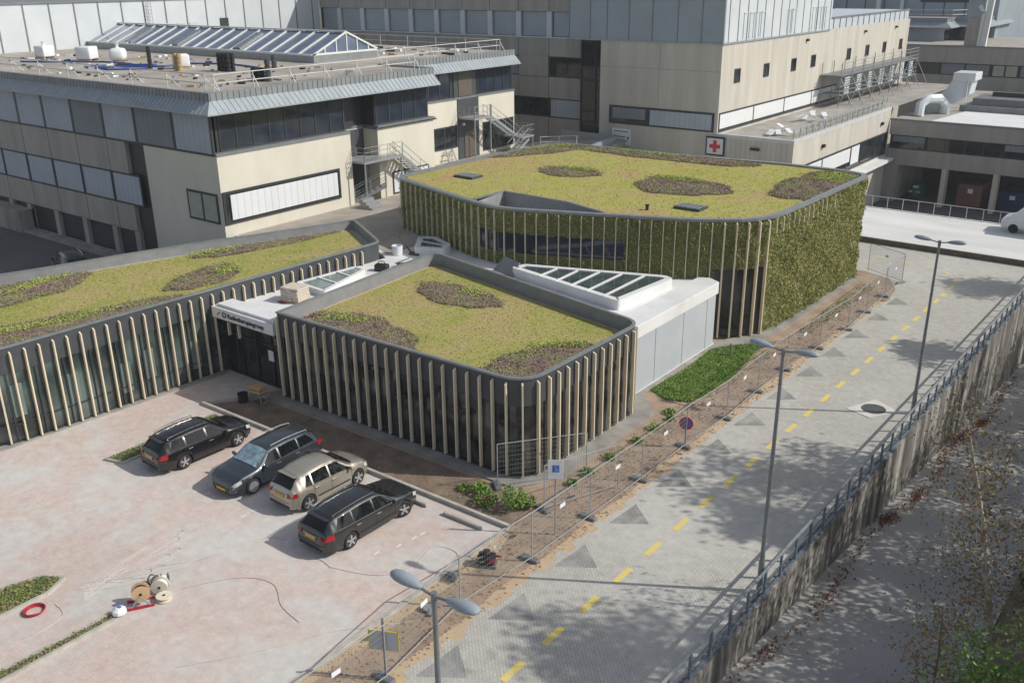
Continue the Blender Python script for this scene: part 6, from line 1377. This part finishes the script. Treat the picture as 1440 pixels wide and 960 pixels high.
# ------------------------------------------------------------------ trees on the bank at the right
def tree(name, label, cat, base, trunk, crown, nleaf, size, mat, bark, limbs=8, grp=None, r0=.12, clump=18):
    """trunk: list of points relative to base; crown: (centre, radii) ellipsoid of clumps"""
    t = thing(name, label, cat, base, group=grp); g = MB(); n = len(trunk)
    g.tube(trunk, [r0 * (1 - .8 * i / (n - 1)) for i in range(n)], 8)
    c = Vector(crown[0]); rad = crown[1]; cl = []
    T = [Vector(q) for q in trunk]; H = T[-1].z
    for k in range(limbs):
        f = .22 + .7 * (k + .5) / limbs; i = min(n - 2, int(f * (n - 1))); p = T[i].lerp(T[i + 1], f * (n - 1) - i); a = k * 2.4
        reach = .9 * (1 - .55 * f) * random.uniform(.7, 1.1); e = Vector((math.cos(a) * rad[0] * reach, math.sin(a) * rad[1] * reach, H * random.uniform(.06, .16)))
        m = p + e * .5 + Vector((0, 0, -.08)); q = p + e; g.tube([p, m, q], [r0 * .32 * (1.2 - f), r0 * .2 * (1.2 - f), r0 * .05], 5); cl += [q, m, p + e * .8]
    P = []; anchors = list(cl) + [T[i].lerp(T[i + 1], .5) for i in range(n - 1)]
    for k in range(clump):
        v = rng.normal(size=3); v /= np.linalg.norm(v); f = random.uniform(.3, 1.0); q = Vector(np.array(c) + v * np.array(rad) * f); an = min(anchors, key=lambda w_: (w_ - q).length); g.tube([an, (an + q) / 2 + Vector((0, 0, -.05)), q], [r0 * .09, r0 * .06, r0 * .03], 4); cl.append(q)
    g.build('trunk', bark, t, local=True, smooth=50)
    per = nleaf // len(cl); s = min(rad) * .28
    for q in cl: P.append(np.array(q) + rng.normal(size=(per, 3)) * s * np.array([1, 1, .7]) * random.uniform(.6, 1.3))
    leaves('crown', np.concatenate(P), size, mat, t, up=-.2, upj=1, local=True); return t
tree('birch_tree', 'slender pale birch with thin rusty leaves at the right edge over the lower road', 'tree', (-2.55, 26.6, -1.5), [(0, 0, 0), (-.4, .4, 1.5), (-.9, .9, 3.6), (-1.3, 1.0, 5.2), (-1.9, .8, 7.4), (-2.2, .8, 8.4)], ((-1.0, .9, 3.7), (2.0, 1.9, 3.2)), 3800, (.07, .15), L_AUT, BARK, 16, r0=.12, clump=34)
tree('young_tree', 'thin young tree with orange tipped leaves leaning over the lower road, left of the birch', 'tree', (-3.5, 23.2, -1.3), [(0, 0, 0), (-.2, .3, 1.3), (-.3, .8, 2.6), (-.5, 1.3, 3.8)], ((-.3, .9, 2.4), (1.4, 1.4, 1.7)), 1500, (.07, .14), L_AUT, BARK_D, 9, r0=.05, clump=12)
tree('bushy_tree', 'dense green bush filling the bottom right corner beneath the birch', 'tree', (-2.2, 24.0, -1.2), [(0, 0, 0), (0, .1, 1), (.1, .2, 2.2)], ((-.1, .4, 2.2), (1.5, 1.8, 1.8)), 4600, (.07, .16), L_SHRUB, BARK_D, 9, r0=.08, clump=20)
tree('bushy_tree', 'dark green tree at the right edge behind the birch', 'tree', (-.9, 29.0, -1.6), [(0, 0, 0), (0, .1, 2), (.1, .2, 5)], ((0, .2, 4.0), (1.7, 2.4, 2.6)), 5200, (.08, .18), L_TREE, BARK_D, 12, r0=.14, clump=30)
tree('bushy_tree', 'brown tinged shrub at the very right edge, farther up the lower road', 'tree', (-2.0, 36.0, -2.0), [(0, 0, 0), (0, .1, 1), (.1, .2, 3)], ((0, .2, 2.2), (1.2, 2.5, 1.6)), 2600, (.08, .18), L_AUT, BARK_D, 9, r0=.1, clump=20)
big = [((1.9, 27.5), 4.6, (2.4, 2.3, 3.2)), ((1.5, 32.0), 5.4, (2.6, 2.8, 3.9)), ((2.2, 37.0), 5.8, (2.9, 3.0, 4.2)), ((1.6, 42.5), 5.4, (2.7, 3.0, 4.0)), ((1.9, 48.0), 5.2, (2.9, 3.2, 4.2)), ((1.4, 54.0), 5.0, (2.7, 3.2, 4.2)), ((1.6, 60.5), 4.6, (2.8, 3.4, 4.4)), ((1.2, 67.0), 4.2, (2.6, 3.4, 4.4)),
       ((1.3, 41.6), 13.0, (2.7, 3.6, 2.2)), ((2.2, 37.4), 12.0, (1.8, 1.6, 1.3)), ((3.0, 28.8), 13.6, (2.9, 2.2, 2.0)), ((.7, 57.5), 11.0, (1.4, 2.0, 1.2)), ((1.2, 71.5), 12.0, (1.6, 2.4, 1.6))]
for i, ((x, y), zc, rd) in enumerate(big):
    b = vz(x, y); tree('bank_tree', '%s %s tree on the bank beyond the right edge, counted along the lower road' % (ORD[i if i < 8 else i - 8], 'broad' if i < 8 else 'tall slender'), 'tree', (x, y, b), [(0, 0, 0), (.1, .1, (zc - b) * .3), (-.1, .2, (zc - b) * .6), (0, 0, zc - b)], ((0, 0, zc - b), rd), 7000 if i < 8 else 6000, (.16, .36), L_TREE, BARK_D, 12 if i < 8 else 8, 'trees on the bank beyond the frame', .2, 34 if i < 8 else 22)

# ------------------------------------------------------------------ thin summer haze
g = MB(); g.box(-1650, 1650, -450, 1650, -8, 30); hz = g.build('haze', [bpy.data.materials.new('haze air')]); tag(hz, 'thin pale haze in the air over the whole site', 'haze', kind='stuff')
hm = hz.data.materials[0]; hm.use_nodes = True; hn = hm.node_tree; hn.nodes.clear(); ho = hn.nodes.new('ShaderNodeOutputMaterial'); hv = hn.nodes.new('ShaderNodeVolumePrincipled')
hv.inputs['Density'].default_value = .00035; hv.inputs['Color'].default_value = (.93, .95, 1, 1); hn.links.new(hv.outputs[0], ho.inputs['Volume'])
# ------------------------------------------------------------------ camera, sky, sun
cam = bpy.data.cameras.new('camera'); co = bpy.data.objects.new('camera', cam); col.objects.link(co)
cam.lens = 33.175; cam.sensor_width = 36; cam.sensor_fit = 'HORIZONTAL'; cam.clip_end = 3000; cam.clip_start = .1
co.matrix_world = Matrix(((0.790559, -0.214747, 0.573498, 0),
    (0.612311, 0.291803, -0.734797, 0),
    (-0.009553, 0.932059, 0.362179, 19.0), (0, 0, 0, 1)))
scene.camera = co
az = math.atan2(.855, .52); el = R(38)               # azimuth from +Y towards +X
sd = Vector((math.sin(az) * math.cos(el), math.cos(az) * math.cos(el), math.sin(el)))
sun = bpy.data.lights.new('sun', 'SUN'); sun.energy = 3.65; sun.angle = R(.53); sun.color = (1, .955, .88)
so = bpy.data.objects.new('sun', sun); col.objects.link(so); so.rotation_euler = sd.to_track_quat('Z', 'Y').to_euler(); so.location = (0, 0, 60)
w = bpy.data.worlds.new('World'); scene.world = w; w.use_nodes = True; nt = w.node_tree
sky = nt.nodes.new('ShaderNodeTexSky'); sky.sky_type = 'NISHITA'; sky.sun_disc = False; sky.sun_elevation = el; sky.sun_rotation = az; sky.altitude = 20; sky.dust_density = 1.5
hs_ = nt.nodes.new('ShaderNodeHueSaturation'); hs_.inputs['Saturation'].default_value = .62
nt.links.new(sky.outputs['Color'], hs_.inputs['Color']); nt.links.new(hs_.outputs['Color'], nt.nodes['Background'].inputs['Color']); nt.nodes['Background'].inputs['Strength'].default_value = .12
scene.view_settings.view_transform = 'Standard'; scene.view_settings.look = 'None'; scene.view_settings.exposure = 0; scene.view_settings.gamma = 1
scene.cycles.max_bounces = 5; scene.cycles.use_denoising = True
